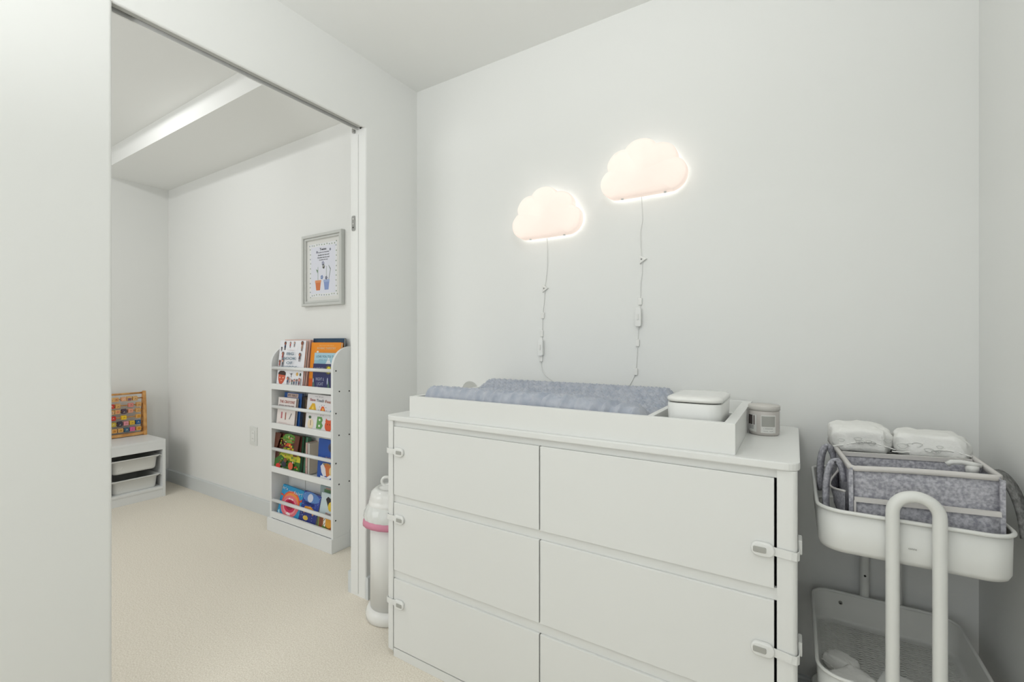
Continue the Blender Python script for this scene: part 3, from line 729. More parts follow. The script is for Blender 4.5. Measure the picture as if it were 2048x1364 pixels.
# things in the second tray
zt2 = 0.410-0.088+0.0055
G2 = 'small white packs in the second trolley tray'
diaper('folded_diaper', (0.115, 1.335, zt2), 0.10, 0.075, 0.045, 0.9, 'crumpled white diaper in the second tray, front left corner', G2, 0, 12)
diaper('folded_diaper', (0.100, 1.415, zt2), 0.075, 0.05, 0.040, -0.5, 'small rolled white diaper behind the crumpled one in the second tray', G2, 0, 14, ink=False)
t = thing('wipes_packet', (0.165, 1.300, zt2), 'white wipes packet with dark crossed marks in the second trolley tray', 'packet', rot=(0.12, 0.1, -0.45), world=False)
b = MB(); b.box(-0.055, 0.055, -0.036, 0.036, 0.004, 0.032, GLOSS, 0.012, 3, smooth=True); b.build('pouch', t)
b = MB(); DM = col(70, 70, 70)
for a in (0.5, -0.9): b.box(-0.022, 0.022, -0.0022, 0.0022, 0.0322, 0.0326, DM, M=Matrix.Translation((0.005, -0.004, 0)) @ Matrix.Rotation(a, 4, 'Z'))
b.box(0.03, 0.036, -0.02, -0.014, 0.0322, 0.0326, DM); b.build('printed_mark', t)
t = thing('storage_box', (0.225, 1.345, zt2), 'white rounded plastic box in the second trolley tray behind the handle', 'box', rot=(0, 0, -0.35), world=False)
b = MB(); b.prism(rrect(-0.058, 0.058, -0.042, 0.042, 0.018, 6), 0, 0.036, 'z', PLAST, 0.003); b.build('box_body', t)
b = MB(); b.prism(rrect(-0.060, 0.060, -0.044, 0.044, 0.019, 6), 0.0362, 0.044, 'z', PLAST, 0.003); b.build('box_lid', t)

# ------------------------------------------------------------------ next room: bookcase
BX0, BX1, BYF, BYB = -2.755, -2.147, 1.597, 1.716
bc = thing('bookcase', (-2.45, 1.66, 0), 'slim white display bookcase with rails against the wall through the doorway', 'bookcase')
R_ = 0.117
for a in (BX0, BX1-0.018):
    b = MB(); prof = [(BYB, 0.0), (BYF, 0.0)]+[(BYF+R_-R_*math.cos(math.radians(k*9)), 1.018+R_*math.sin(math.radians(k*9))) for k in range(11)]+[(BYB, 1.135)]
    b.prism(prof, a, a+0.018, 'x', SHELFW, 0.0015)
    o = b.build('side_panel', bc)
    if a > -2.5:
        for y, z in [(1.616, 1.0), (1.638, 0.885), (1.704, 0.882), (1.616, 0.765), (1.636, 0.642), (1.704, 0.636), (1.616, 0.49), (1.636, 0.370), (1.704, 0.371), (1.614, 0.176)]:
            b = MB(); b.cyl((BX1, y, z), (BX1+0.001, y, z), 0.0042, BLACK, 12); b.build('screw', o)
b = MB(); b.box(BX0+0.018, BX1-0.018, BYB-0.006, BYB, 0.08, 1.07, SHELFW); b.box(-2.563, -2.561, BYB-0.0075, BYB-0.006, 0.1, 0.9, LPLAST); b.build('back_panel', bc)
for z0, z1 in ((0.870, 0.905), (0.629, 0.664), (0.362, 0.397), (0.080, 0.118)):
    b = MB(); b.box(BX0+0.018, BX1-0.018, BYF, BYF+0.012, z0, z1, SHELFW, 0.0015); b.box(BX0+0.018, BX1-0.018, BYF+0.012, BYB-0.006, z0, z0+0.014, SHELFW); b.build('shelf', bc)
for z in (1.000, 0.762, 0.502, 0.186):
    b = MB(); b.cyl((BX0+0.018, BYF+0.010, z), (BX1-0.018, BYF+0.010, z), 0.0102, SHELFW, 16); b.build('rail', bc)
b = MB(); b.box(BX0-0.014, BX1-0.001, BYF-0.010, BYF, 0, 0.079, SHELFW, 0.002); b.box(BX0-0.014, BX0, BYF, BYB, 0, 0.079, SHELFW, 0.002); b.box(BX1-0.004, BX1+0.002, BYF-0.010, BYB, 0, 0.079, SHELFW, 0.0015); b.build('plinth', bc)

# books
def ell(cx, cz, rx, rz, n=18, a0=0, a1=360): return [(cx+rx*math.cos(math.radians(a0+(a1-a0)*i/n)), cz+rz*math.sin(math.radians(a0+(a1-a0)*i/n))) for i in range(n+(1 if a1-a0 < 360 else 0))]
def rc(x0, x1, z0, z1): return [(x0, z0), (x1, z0), (x1, z1), (x0, z1)]
def book(x0, wdt, zb_, hgt, th, yf, lean, label, cover, art=(), texts=(), roll=0.0, edge=None, group='picture books on the bookcase', rz=0.0):
    t = thing('picture_book', (x0, yf, zb_), label, 'book', group, rot=(-lean, roll, rz), world=False)
    cm = col(*cover); ct = 0.0022
    b = MB(); b.box(0, wdt, 0, ct, 0, hgt, cm, 0.0006, 1); b.box(0, wdt, th-ct, th, 0, hgt, cm, 0.0006, 1); b.box(0, ct, ct, th-ct, 0, hgt, cm); cv = b.build('cover', t)
    b = MB(); b.box(ct, wdt-0.003, ct, th-ct, 0.003, hgt-0.003, PAGES if edge is None else col(*edge)); b.build('pages', t)
    if art or texts:
        b = MB(); y = -0.0003
        for cc, pts in art:
            b.poly([(p[0]*wdt, y, p[1]*hgt) for p in pts], col(*cc)); y -= 0.00012
        for (s, cx_, cz_, w_, h_, cc, bold) in texts:
            yy = y
            add_text(b, s, cx_*wdt, cz_*hgt, w_*wdt, h_*hgt, col(*cc), lambda u, v: (u, yy, v), bold*wdt*0.3)
        # faces must look outwards, toward the reader
        bmesh.ops.recalc_face_normals(b.bm, faces=b.bm.faces[:])
        b.build('cover_print', cv)
    return t
def kid(x, z, s, skin, cloth, hair):
    return [(hair, ell(x, z+0.62*s, 0.30*s, 0.30*s, 12)), (skin, ell(x, z+0.56*s, 0.22*s, 0.24*s, 12)), (cloth, [(x-0.22*s, z-0.1*s), (x+0.22*s, z-0.1*s), (x+0.16*s, z+0.38*s), (x-0.16*s, z+0.38*s)]), (hair, rc(x-0.15*s, x-0.03*s, z-0.5*s, z-0.1*s)), (hair, rc(x+0.03*s, x+0.15*s, z-0.5*s, z-0.1*s))]
BR, NV, RD, BK = (150, 84, 58), (38, 52, 92), (200, 62, 66), (44, 36, 40)
words_art = [((206, 90, 60), [(.06, .16), (.10, .08), (.18, .04), (.27, .10), (.33, .18), (.33, .27), (.05, .27)]),
             ((58, 34, 30), [(.04, .27), (.34, .25), (.34, .31), (.27, .345), (.12, .345), (.05, .31)]),
             ((252, 216, 196), ell(.12, .20, .020, .016)), ((252, 216, 196), ell(.25, .20, .020, .016)), ((250, 190, 160), ell(.19, .135, .03, .008)),
             ((222, 178, 96), ell(.78, .29, .045, .038)), ((60, 84, 70), ell(.90, .285, .03, .035)), ((190, 52, 80), [(.74, .37), (.83, .37), (.785, .41)]), ((40, 80, 84), ell(.90, .38, .03, .022)),
             (BK, rc(.555, .57, .22, .31)), (BK, [(.48, .31), (.56, .27), (.64, .31), (.56, .285)])]
for (x, z, s, sk, cl, hr) in ((.22, .86, .13, BR, NV, BK), (.42, .89, .09, (220, 170, 150), RD, BK), (.58, .90, .08, (236, 190, 170), (120, 130, 140), (120, 60, 40)), (.88, .85, .15, BR, (186, 150, 130), (110, 70, 50)),
                              (.10, .80, .07, BK, BK, BK), (.17, .64, .13, (190, 120, 90), (160, 60, 60), (90, 40, 40)), (.08, .48, .11, BR, (170, 70, 60), (110, 50, 40)), (.20, .49, .12, (230, 180, 160), (70, 70, 80), (60, 40, 50)),
                              (.84, .62, .13, (190, 120, 90), (90, 50, 60), (50, 30, 40)), (.47, .12, .12, (206, 120, 96), NV, (60, 50, 60)), (.57, .13, .07, (236, 180, 160), (220, 120, 110), (190, 110, 90)),
                              (.65, .09, .09, BR, (60, 110, 90), BK), (.74, .10, .10, (236, 160, 140), NV, (80, 40, 40)), (.84, .11, .09, BR, (60, 90, 130), BK), (.93, .10, .13, (230, 160, 140), (110, 60, 70), (120, 50, 40))):
    words_art += kid(x, z, s, sk, cl, hr)
TEAL = (70, 124, 150)
G3 = 'picture books on the bookcase'
book(-2.713, 0.262, 0.886, 0.284, 0.014, 1.612, 0.10, 'white picture book titled BIG BOOK OF WORDS at the left of the top shelf', (240, 241, 246), words_art,
     [('BIG', .50, .715, .27, .058, TEAL, .006), ('BOOK', .49, .615, .48, .058, TEAL, .006), ('OF', .50, .52, .24, .055, TEAL, .006), ('WORDS', .49, .425, .62, .062, TEAL, .006), ('Touch & Say', .50, .79, .26, .022, (206, 170, 160), 0)], edge=(214, 178, 166))
book(-2.700, 0.258, 0.886, 0.290, 0.020, 1.632, 0.105, 'pink-topped picture book hidden behind the BIG BOOK OF WORDS', (226, 190, 178), edge=(206, 160, 148))
book(-2.452, 0.284, 0.886, 0.296, 0.012, 1.664, 0.085, 'tall navy picture book at the back of the top shelf', (24, 62, 92), [((16, 44, 72), rc(0, 1, 0, .86)), ((70, 120, 140), ell(.36, .93, .008, .008)), ((60, 110, 130), ell(.75, .95, .006, .006))])
book(-2.432, 0.268, 0.886, 0.272, 0.016, 1.640, 0.085, 'orange picture book with white lettering in front of the navy one', (240, 146, 24), [((226, 98, 28), rc(0, 1, 0, .22)), ((240, 236, 226), ell(.24, .80, .04, .02))],
     [('BEYOND THE HILLS', .53, .935, .48, .02, (250, 214, 140), 0), ('ROVING TAPESTRY', .53, .875, .62, .045, (252, 238, 200), .004)], edge=(232, 200, 160))
book(-2.375, 0.205, 0.886, 0.212, 0.010, 1.626, 0.085, 'light blue picture book titled LOVE YOU TO in front of the orange one', (150, 194, 212), [((172, 208, 222), rc(0, 1, .80, 1)), ((232, 238, 240), [(.50, .68), (.64, .88), (.78, .68)])],
     [('LOVE YOU TO THE', .52, .90, .86, .06, (48, 108, 130), .004), ('AND BACK', .45, .81, .5, .025, (90, 140, 160), 0)])
book(-2.357, 0.166, 0.886, 0.150, 0.010, 1.613, 0.06, 'dark blue small picture book titled I LOVE YOU NIGHT & LIGHT at the front', (38, 42, 96), [((110, 104, 60), ell(.84, .78, .17, .17)), ((236, 222, 50), ell(.86, .78, .11, .12)), ((232, 236, 244), [(0, 0), (0, .10), (.30, .13), (.62, .04), (.62, 0)]),
     ((74, 104, 96), [(.0, .12), (.05, .52), (.14, .14)]), ((74, 104, 96), [(.78, 0), (.88, .40), (.99, 0)]), ((200, 210, 232), ell(.82, .36, .025, .13)), ((210, 220, 236), ell(.05, .36, .02, .08)), ((60, 60, 76), ell(.72, .05, .08, .05))],
     [('I LOVE YOU', .36, .80, .56, .13, (214, 218, 240), .004), ('NIGHT &', .42, .42, .44, .12, (206, 212, 238), .004), ('LIGHT', .44, .24, .34, .13, (206, 212, 238), .004)])
# second shelf
book(-2.716, 0.184, 0.645, 0.176, 0.016, 1.613, 0.10, "cream picture book about crayons at the left of the second shelf", (236, 228, 224), [((196, 112, 120), rc(.23, .31, .28, .50)), ((170, 104, 90), rc(.46, .52, .26, .50)), ((60, 50, 50), rc(.475, .505, .24, .27)), ((150, 146, 146), [(.68, .28), (.73, .28), (.84, .48), (.79, .49)]),
     ((222, 170, 160), rc(.08, .92, .03, .036)), ((214, 186, 182), rc(.14, .60, .14, .148)), ((214, 186, 182), rc(.14, .80, .11, .118))],
     [('THE CRAYONS\'', .52, .86, .84, .10, (206, 120, 108), .006), ('BOOK OF COLORS', .50, .70, .84, .10, (150, 128, 138), .004)], edge=(206, 184, 166))
book(-2.690, 0.178, 0.645, 0.205, 0.014, 1.634, 0.10, 'bright blue picture book titled MY FIRST standing behind the crayon book', (26, 82, 152), [((214, 190, 180), rc(.18, .80, .86, .98))], [('MY FIRST', .49, .92, .54, .075, (66, 46, 60), .01)], edge=(96, 104, 120))
book(-2.522, 0.022, 0.645, 0.185, 0.052, 1.650, 0.04, 'thin dark book turned edge-on in the middle of the second shelf', (48, 44, 48), rz=0.15, edge=(150, 138, 120))
book(-2.488, 0.030, 0.645, 0.172, 0.046, 1.655, 0.03, 'brown paperback turned edge-on beside the thin dark book', (104, 84, 70), rz=-0.1, edge=(164, 150, 128))
abc = [((224, 176, 40), [(.05, .54), (.20, .76), (.30, .76), (.38, .54)]), ((248, 214, 90), [(.18, .60), (.24, .70), (.28, .60)]), ((222, 92, 40), [(.50, .54), (.56, .70), (.64, .70), (.72, .54), (.62, .50)]), ((246, 180, 80), ell(.61, .60, .04, .06)),
       ((64, 142, 172), [(.86, .48), (.88, .60), (.95, .70), (1, .72), (1, .62), (.97, .50)]), ((238, 222, 190), ell(.20, .20, .11, .14)), ((90, 60, 40), rc(.19, .21, .16, .30)), ((60, 90, 56), ell(.16, .38, .05, .04)),
       ((100, 156, 84), [(.42, .10), (.44, .42), (.60, .42), (.64, .34), (.60, .27), (.66, .20), (.60, .10)]), ((236, 240, 230), ell(.53, .34, .035, .03)), ((236, 240, 230), ell(.53, .18, .035, .03)),
       ((216, 84, 40), ell(.86, .21, .13, .15)), ((216, 84, 40), [(.74, .30), (.76, .40), (.84, .34)]), ((216, 84, 40), [(.88, .34), (.97, .40), (.98, .28)]), ((60, 30, 30), ell(.83, .25, .015, .015)), ((60, 30, 30), ell(.91, .25, .015, .015)), ((60, 90, 130), rc(.06, .85, .045, .052))]
for k in range(10):
    a = k*36; abc.append(((70, 70, 100), [(.61+.12*math.cos(math.radians(a)), .60+.12*math.sin(math.radians(a))), (.61+.15*math.cos(math.radians(a+4)), .60+.15*math.sin(math.radians(a+4))), (.61+.15*math.cos(math.radians(a-4)), .60+.15*math.sin(math.radians(a-4)))]))
book(-2.425, 0.246, 0.645, 0.212, 0.014, 1.613, 0.10, 'white alphabet book titled See Touch Feel, at the right of the second shelf', (230, 228, 230), abc, [('See', .22, .855, .20, .07, (196, 80, 90), .006), ('Touch', .50, .85, .26, .075, (84, 100, 120), .004), ('Feel', .80, .84, .22, .075, (200, 110, 60), .006), ('my first', .45, .945, .30, .03, (120, 110, 116), 0)])
# third shelf
rw = random.Random(3)
wood_art = [((78, 34, 22), rc(0, 1, 0, 1)), ((206, 200, 60), [(.12, .30), (.35, .62), (.70, .64), (1, .42), (1, .2), (.1, .2)]), ((58, 110, 40), [(0, 0), (0, .26), (.25, .42), (.5, .30), (1, .3), (1, 0)]), ((96, 150, 60), ell(.52, .88, .26, .13)), ((214, 84, 40), [(.34, .62), (.45, .76), (.60, .76), (.66, .60), (.58, .60), (.55, .67), (.42, .67)])]
for k in range(90):
    x, z = rw.uniform(.03, .97), rw.uniform(.03, .97); c_ = rw.choice([(206, 60, 40), (224, 190, 60), (70, 130, 50), (232, 220, 196), (150, 60, 36), (196, 110, 50), (120, 170, 60)])
    wood_art.append((c_, ell(x, z, rw.uniform(.012, .04), rw.uniform(.008, .035), 7)))
wood_art += [((210, 50, 40), ell(.24, .12, .09, .07)), ((40, 44, 60), ell(.46, .20, .09, .08)), ((120, 72, 50), ell(.50, .31, .06, .06)), ((214, 96, 60), ell(.72, .19, .09, .10)), ((90, 44, 24), [(0, .5), (.10, .5), (.26, .98), (.16, 1), (0, 1)]), ((94, 44, 26), [(.78, .45), (.92, .45), (.98, 1), (.80, 1)])]
book(-2.742, 0.262, 0.378, 0.222, 0.020, 1.613, 0.10, 'woodland picture book covered in trees and animals at the left of the third shelf', (70, 44, 26), wood_art, [('THE', .52, .92, .14, .05, (214, 226, 120), .004), ('WOODLAND', .52, .84, .34, .05, (196, 220, 110), .004), ('ADVENTURE', .45, .47, .44, .06, (110, 160, 50), .004)], edge=(70, 120, 92))
book(-2.722, 0.262, 0.378, 0.214, 0.024, 1.637, 0.10, 'green book behind the woodland picture book', (92, 140, 112), edge=(84, 128, 100))
book(-2.452, 0.016, 0.378, 0.188, 0.07, 1.634, 0.02, 'pale pink book turned spine-out in the middle of the third shelf', (206, 164, 156), [((120, 40, 50), ell(.5, .24, .16, .02)), ((232, 220, 214), rc(.82, 1, 0, 1))], rz=0.06)
book(-2.432, 0.014, 0.378, 0.186, 0.066, 1.636, 0.02, 'off-white book turned spine-out beside the pale pink one', (206, 204, 196), rz=0.05)
book(-2.312, 0.145, 0.378, 0.232, 0.010, 1.613, 0.06, 'royal blue picture book with a mitten drawing at the right of the third shelf', (30, 78, 160), [((70, 70, 96), ell(.80, .82, .20, .11)), ((40, 40, 60), ell(.82, .80, .13, .08)), ((200, 110, 56), ell(.62, .28, .26, .16)), ((222, 220, 226), [(.20, .34), (.34, .42), (.50, .30), (.56, .14), (.40, .10), (.26, .20)]), ((236, 238, 242), [(.20, .02), (.22, .12), (.6, .10), (.95, .24), (1, .16), (.6, .02)]), ((176, 40, 60), [(.44, 0), (.5, .07), (.9, .03), (.9, 0)]), ((226, 200, 140), ell(.85, .26, .12, .10))],
     [('THREE', .72, .56, .50, .05, (232, 190, 170), .006), ('LITTLE', .72, .49, .50, .045, (120, 190, 190), .006), ('MITTENS', .66, .41, .62, .055, (224, 206, 110), .006)])
# bottom shelf
fair = [((232, 96, 60), ell(.52, .50, .42, .38)), ((240, 150, 70), ell(.52, .52, .36, .30)), ((236, 120, 130), ell(.50, .40, .40, .34)), ((246, 160, 170), ell(.50, .40, .30, .26)), ((214, 30, 90), ell(.50, .42, .26, .21)), ((170, 14, 60), ell(.50, .44, .18, .15)), ((90, 10, 30), ell(.50, .44, .08, .07)),
        ((250, 236, 236), [(.38, .60), (.42, .66), (.50, .63), (.58, .66), (.62, .60), (.50, .62)]), ((250, 236, 236), [(.40, .16), (.46, .22), (.58, .21), (.62, .15), (.5, .13)]), ((220, 76, 50), [(-.0, .66), (.02, .72), (.14, .69), (.14, .65)]), ((220, 76, 50), [(.86, .66), (.99, .74), (1, .66), (.88, .62)]), ((190, 226, 236), [(.04, .14), (.08, .22), (.16, .08), (.10, .02)]), ((120, 170, 60), rc(.5, .96, 0, .04))]
book(-2.712, 0.214, 0.096, 0.186, 0.014, 1.613, 0.22, "blue picture book titled It's not fair! with a wide-open mouth, bottom shelf left", (40, 150, 202), fair, [("It's", .16, .90, .22, .08, (248, 250, 252), .008), ('not', .42, .865, .18, .045, (220, 240, 250), .004), ('fair!', .76, .87, .38, .10, (248, 250, 252), .008)], roll=0.05)
rs = random.Random(11)
dance = [((88, 132, 196), ell(.45, .86, .5, .16)), ((214, 218, 232), ell(.42, .84, .16, .13)), ((40, 52, 130), rc(0, 1, 0, .40)), ((236, 160, 40), [(.14, .42), (.22, .56), (.55, .60), (.78, .52), (.92, .46), (.80, .44), (.74, .34), (.66, .44), (.40, .48), (.30, .44), (.24, .34)]), ((226, 190, 70), ell(.38, .22, .15, .07)), ((150, 176, 80), rc(0, 1, 0, .035))]
for k in range(46): dance.append(((190, 210, 240), ell(rs.uniform(.02, .98), rs.uniform(.05, .95), .010, .012, 6)))
book(-2.494, 0.158, 0.096, 0.182, 0.018, 1.613, 0.22, 'night blue picture book titled DANCE with a leaping orange tiger, bottom shelf middle', (46, 70, 158), dance, [('DANCE', .44, .67, .56, .09, (28, 44, 110), .008)], roll=0.06)
book(-2.330, 0.150, 0.096, 0.196, 0.012, 1.628, 0.16, 'pale blue rounded board book with a penguin, bottom shelf right', (190, 214, 222), [((206, 222, 226), rc(0, 1, .3, 1)), ((40, 36, 40), [(.30, .84), (.42, .92), (.78, .82), (.98, .70), (.98, .6), (.62, .72), (.5, .60), (.42, .70)]), ((232, 200, 70), ell(.62, .66, .15, .13)), ((150, 180, 90), [(0, .0), (0, .36), (.22, .28), (.3, 0)])], [('PENGUIN', .66, .44, .56, .07, (206, 130, 110), .006), ('PARADE', .68, .34, .50, .06, (140, 170, 180), .006)])
book(-2.300, 0.118, 0.096, 0.088, 0.008, 1.613, 0.10, 'small jungle board book with animals in front of the penguin book', (150, 84, 40), [((224, 160, 50), ell(.72, .62, .28, .36)), ((130, 70, 44), ell(.12, .5, .12, .4)), ((240, 236, 226), rc(.34, .50, .10, .95)), ((30, 30, 30), [(.36, .3), (.48, .5), (.48, .56), (.36, .36)]), ((30, 30, 30), [(.36, .6), (.48, .8), (.48, .86), (.36, .66)]), ((90, 130, 50), [(.2, 0), (.3, .35), (.75, .22), (.9, 0)])])
book(-2.374, 0.206, 0.096, 0.222, 0.010, 1.664, 0.08, 'grey-green picture book at the back of the bottom shelf, behind the penguin book', (150, 168, 172), [((92, 130, 90), rc(.18, 1, .84, .93)), ((170, 136, 124), rc(.25, 1, .93, .97))])

# framed print
FX0, FX1, FZ0, FZ1 = -2.582, -2.205, 1.376, 1.808
fr = thing('framed_print', ((FX0+FX1)/2, YB, FZ0), 'pale framed print of two flower pots hanging above the bookcase', 'picture')
FRM = mat('frame_paint', (206, 208, 204), 0.45)
b = MB()
def frame(b, x0, x1, z0, z1, w_, y0, y1, m, bev):
    def rg(i, y): return [(x0+i, y, z0+i), (x1-i, y, z0+i), (x1-i, y, z1-i), (x0+i, y, z1-i)]
    R = [rg(0, y1), rg(0, y0+bev), rg(bev, y0), rg(w_-bev, y0), rg(w_, y0+bev), rg(w_, y1)]
    for A, B in zip(R, R[1:]+R[:1]):
        for i in range(4): b.poly([A[i], A[(i+1) % 4], B[(i+1) % 4], B[i]], m)
    bmesh.ops.remove_doubles(b.bm, verts=b.bm.verts, dist=0.00001); bmesh.ops.recalc_face_normals(b.bm, faces=b.bm.faces[:])
frame(b, FX0, FX1, FZ0, FZ1, 0.018, YB-0.026, YB-0.002, FRM, 0.003); b.build('frame', fr)
b = MB(); frame(b, FX0+0.018, FX1-0.018, FZ0+0.018, FZ1-0.018, 0.014, YB-0.019, YB-0.004, FRM, 0.003)
b.build('inner_moulding', fr)
b = MB(); b.box(FX0+0.02, FX1-0.02, YB-0.008, YB-0.004, FZ0+0.02, FZ1-0.02, PAPER); b.build('mat_board', fr)
b = MB(); x0, x1, z0, z1 = -2.523, -2.264, 1.432, 1.752
W_, H_ = x1-x0, z1-z0; yy = YB-0.0084
def pl(pts, cc, k=0): b.poly([(x0+p[0]*W_, yy-0.0001*k, z0+p[1]*H_) for p in pts], col(*cc))
pl(rc(0, 1, 0, 1), (232, 234, 236), 0)
pl(rc(.06, .94, .06, .94), (226, 228, 238), 1)
rr_ = random.Random(5)
for k in range(44):
    s = k/44*4; e = s % 1
    cx_, cz_ = [(e, .97), (.97, 1-e), (1-e, .03), (.03, e)][int(s)]
    pl(ell(cx_+rr_.uniform(-.01, .01), cz_+rr_.uniform(-.01, .01), .018, .014, 8), rr_.choice([(146, 162, 140), (166, 174, 158), (150, 160, 170)]), 2+k % 3)
for (px0, cc, hi) in ((.33, (214, 122, 72), (226, 150, 100)), (.64, (136, 156, 204), (160, 178, 216))):
    pl([(px0-.08, .12), (px0+.06, .12), (px0+.09, .27), (px0-.11, .27)], cc, 3); pl(rc(px0-.12, px0+.10, .265, .31), hi, 4)
    pl(rc(px0-.02, px0-.008, .31, .56), (120, 142, 112), 3)
pl([(.30, .44), (.24, .52), (.31, .50)], (120, 146, 116), 4); pl([(.72, .31), (.78, .50), (.70, .58), (.705, .56), (.76, .49), (.705, .31)], (110, 124, 110), 4)
for (cx_, cz_, rr2, cc) in ((.46, .36, .05, (130, 150, 196)), (.62, .34, .045, (120, 120, 140)), (.52, .56, .055, (176, 178, 176)), (.50, .62, .05, (160, 164, 186)), (.28, .84, .03, (130, 130, 150)), (.76, .86, .03, (130, 134, 150)), (.53, .54, .03, (214, 208, 176))):
    for a in range(5): pl(ell(cx_+rr2*.6*math.cos(a*1.257), cz_+rr2*.5*math.sin(a*1.257), rr2*.45, rr2*.35, 8), cc, 5)
fpt = lambda u, v: (u, yy-0.001, v)
add_text(b, 'Twins', x0+.50*W_, z0+.885*H_, .24*W_, .045*H_, col(110, 112, 122), fpt, 0.0005)
for k, s in enumerate(('Double the blessings', 'Double the love and', 'Double the fun and', 'Double the joy')):
    add_text(b, s, x0+.52*W_, z0+(.825-.047*k)*H_, (.40, .40, .42, .32)[k]*W_, .026*H_, col(146, 146, 160), fpt, 0.0002)
b.build('print', fr)

# outlet
t = thing('wall_outlet', (-3.158, YB, 0.514), 'white wall outlet plate low on the wall left of the bookcase', 'outlet')
b = MB(); b.prism(rrect(-3.203, -3.113, 0.452, 0.578, 0.005), YB-0.006, YB, 'y', mat('outlet_plastic', (226, 228, 224), 0.35), 0.002); b.build('plate', t)
b = MB(); b.prism(rrect(-3.176, -3.140, 0.478, 0.552, 0.003), YB-0.009, YB-0.006, 'y', PLAST, 0.001)
for z in (0.535, 0.497):
    for dx in (-0.006, 0.006): b.box(-3.158+dx-0.001, -3.158+dx+0.001, YB-0.0095, YB-0.009, z-0.004, z+0.004, LPLAST)
b.build('socket', t)

# ------------------------------------------------------------------ toy storage unit with trays, abacus on top
SX0, SX1, SY0, SY1, SZ = XL+0.014, -4.030, 0.545, 1.535, 0.430
t = thing('storage_unit', (-4.24, 1.04, 0), 'low white toy storage frame with plastic bins in the far corner', 'storage unit')
b = MB(); b.box(SX0, SX1, SY0, SY1-0.018, SZ-0.018, SZ, SHELFW, 0.001); b.build('top_board', t)
for y in (SY0, 0.866, 1.188, SY1-0.018):
    b = MB(); b.box(SX0, SX1-(0 if y in (SY0, SY1-0.018) else 0.004), y, y+0.018, 0, SZ-(0.0 if y == SY1-0.018 else 0.018), SHELFW, 0.001); b.build('upright', t)
b = MB(); b.box(SX1-0.016, SX1-0.001, SY0+0.018, SY1-0.018, 0.355, SZ-0.018, SHELFW, 0.001); b.box(SX0, SX1, SY0+0.018, SY1-0.018, 0.060, 0.078, SHELFW, 0.001); b.box(SX1-0.022, SX1-0.004, SY0+0.018, SY1-0.018, 0, 0.060, SHELFW, 0.001)
b.box(SX0, SX0+0.006, SY0+0.018, SY1-0.018, 0.06, SZ-0.018, SHELFW); b.build('rails_and_plinth', t)
def runner(yc, z):
    b = MB()
    b.box(SX0+0.02, SX1-0.012, yc-0.004, yc+0.004, z-0.006, z, PLAST, 0.001); b.build('runner', t)
lbl = {(2, 0): 'upper white plastic bin in the storage frame nearest the corner', (2, 1): 'lower white plastic bin in the storage frame nearest the corner'}
for cidx, (ya, yb) in enumerate(((SY0+0.018, 0.866), (0.884, 1.188), (1.206, SY1-0.018))):
    if cidx < 2: continue
    for ri, zr in enumerate((0.318, 0.175)):
        runner(ya+0.005, zr-0.004); runner(yb-0.005, zr-0.004)
        yc = (ya+yb)/2
        s = thing('toy_bin', (-4.22, yc, zr-0.10), lbl[(cidx, ri)], 'bin', 'plastic bins in the storage frame')
        b = MB()
        def tg(z, iy, ix, r=0.03): return [(x, y, z) for x, y in rrect(SX0+0.012+ix, SX1-0.012-ix, ya+iy, yb-iy, r, 6)]
        loft(b, [tg(zr-0.100, 0.040, 0.030, .02), tg(zr-0.098, 0.032, 0.022, .03), tg(zr-0.085, 0.026, 0.016, .035), tg(zr-0.012, 0.022, 0.010, .03), tg(zr-0.012, 0.014, 0.004, .02), tg(zr-0.004, 0.012, 0.002, .02), tg(zr-0.004, 0.0065, 0.0, .015), tg(zr, 0.0065, 0.0, .015), tg(zr+0.001, 0.010, 0.003, .015), tg(zr, 0.027, 0.014, .03), tg(zr-0.09, 0.034, 0.024, .03)], PLAST, True, True)
        b.build('bin_shell', s)
        b = MB(); b.tube([(SX1-0.0275, yc-0.10, zr-0.075)]+[(SX1-0.0262, yc-0.10+0.05*k/8, zr-0.075+0.045*math.sin(PI/2*k/8)) for k in range(1, 9)]+[(SX1-0.0255, yc+0.10, zr-0.028)], 0.0015, PLAST, 6, up=(1, 0, 0)); b.build('finger_grip', s)

ab = thing('abacus', (-4.34, 1.345, SZ), 'wooden alphabet abacus frame with coloured beads on the storage unit', 'abacus')
AY0, AY1, AX, ZB_, ZT_ = 1.165, 1.530, -4.335, SZ, 0.775
for y in (AY0, AY1-0.020):
    b = MB(); prof = [(-0.004+AX, ZB_), (AX-0.078, ZB_), (AX-0.080, ZB_+0.1), (AX-0.070, ZB_+0.22), (AX-0.056, ZT_-0.01), (AX-0.050, ZT_), (AX-0.028, ZT_), (AX-0.014, ZB_+0.2)]
    b.prism(prof, y, y+0.020, 'y', WOOD, 0.004, 2); b.build('end_board', ab)
def ax_at(z): return AX-0.028-0.020*(z-ZB_)/0.345
b = MB(); z = 0.760; b.cyl((ax_at(z)-.004, AY0+.01, z), (ax_at(z)-.004, AY1-.01, z), 0.0075, WOOD, 14); b.build('top_bar', ab)
b = MB(); b.box(AX-0.045, AX-0.018, AY0+.01, AY1-.01, 0.434, 0.456, WOOD, 0.003); b.build('bottom_bar', ab)
YL = (226, 186, 60)
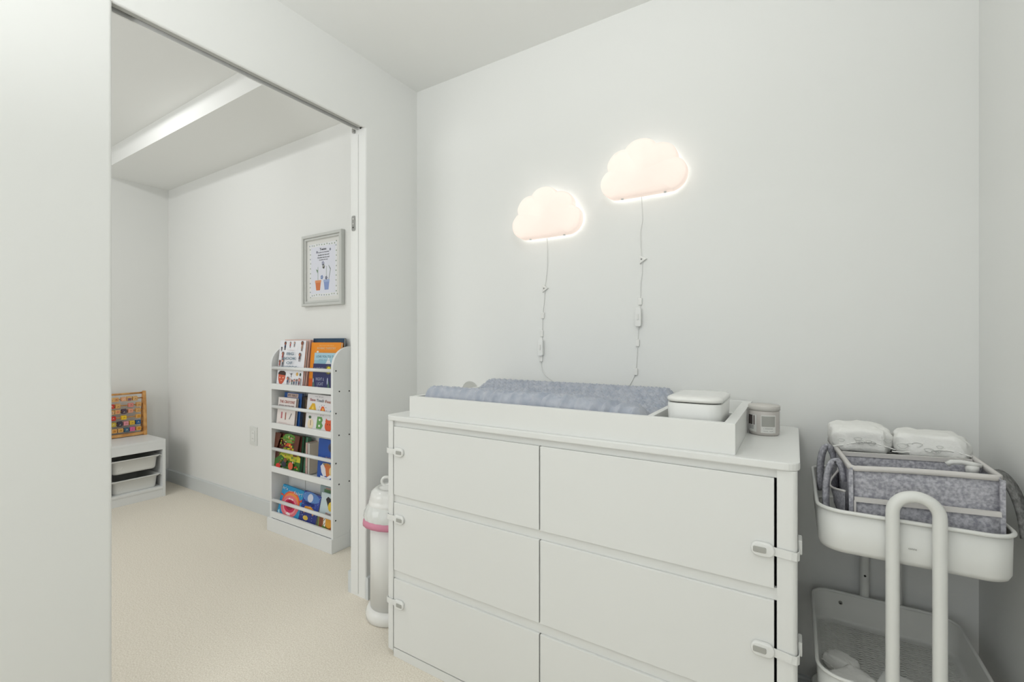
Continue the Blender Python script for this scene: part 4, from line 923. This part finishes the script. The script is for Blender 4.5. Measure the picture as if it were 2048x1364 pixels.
rowsab = [(0.721, [(1.315, 'T', (222, 180, 120)), (1.345, 'W', (214, 150, 96)), (1.392, 'r', (226, 170, 130)), (1.425, 'n', (140, 110, 130)), (1.462, 's', (226, 184, 130))]),
          (0.672, [(1.318, 'r', (206, 60, 40)), (1.355, 'n', (226, 178, 110)), (1.435, 'p', (222, 140, 130)), (1.485, 's', (220, 170, 110))]),
          (0.628, [(1.318, 'n', (228, 190, 150)), (1.352, 'o', (232, 150, 110)), (1.392, 'd', (86, 70, 84)), (1.432, 'p', (228, 160, 130)), (1.480, 's', (224, 176, 112))]),
          (0.581, [(1.325, 'r', (206, 40, 30)), (1.390, 'y', (240, 200, 40)), (1.480, 'o', (222, 160, 50))]),
          (0.535, [(1.325, 'g', (200, 176, 60)), (1.365, 'k', (64, 62, 80)), (1.402, 'p', (226, 150, 160)), (1.440, 'y', YL), (1.478, 'b', (40, 96, 150))]),
          (0.486, [(1.330, 'o', (218, 150, 60)), (1.368, 'o', (214, 160, 60)), (1.405, 'b', (60, 100, 124)), (1.440, 'p', (228, 110, 160)), (1.480, 'o', (232, 156, 36))])]
for z, beads in rowsab:
    xr = ax_at(z)
    b = MB(); b.cyl((xr, AY0+.008, z), (xr, AY1-.008, z), 0.0045, WOOD, 10); b.build('rod', ab)
    for y in (1.205, 1.245, 1.283): beads = beads+[(y, 'n', rr_.choice([(222, 180, 120), (206, 60, 40), YL, (60, 110, 150)]))]
    for y, s_, cc in beads:
        b = MB(); a = {'k': 0.5, 'd': 0.4, 'n': 0.3, 's': 0.2}.get(s_, 0.0)
        M_ = Matrix.Translation((xr, y, z)) @ Matrix.Rotation(a, 4, 'Y')
        b.box(-0.014, 0.014, -0.0155, 0.0155, -0.0155, 0.0155, col(222, 176, 112) if s_ in 'nsTWo' else col(*cc), 0.003, 2, M=M_)
        b.box(0.0140, 0.0146, -0.0105, 0.0105, -0.0105, 0.0105, col(*cc), M=M_)
        b.sweep([(0.0148, -0.005, -0.004), (0.0148, 0.0, 0.006), (0.0148, 0.005, -0.004)], [(-.0012, -.0004), (.0012, -.0004), (.0012, .0004), (-.0012, .0004)], col(250, 236, 220) if s_ in 'rkdbg' else col(150, 96, 60), up=(1, 0, 0), M=M_)
        b.build('bead', ab)
cleanup()
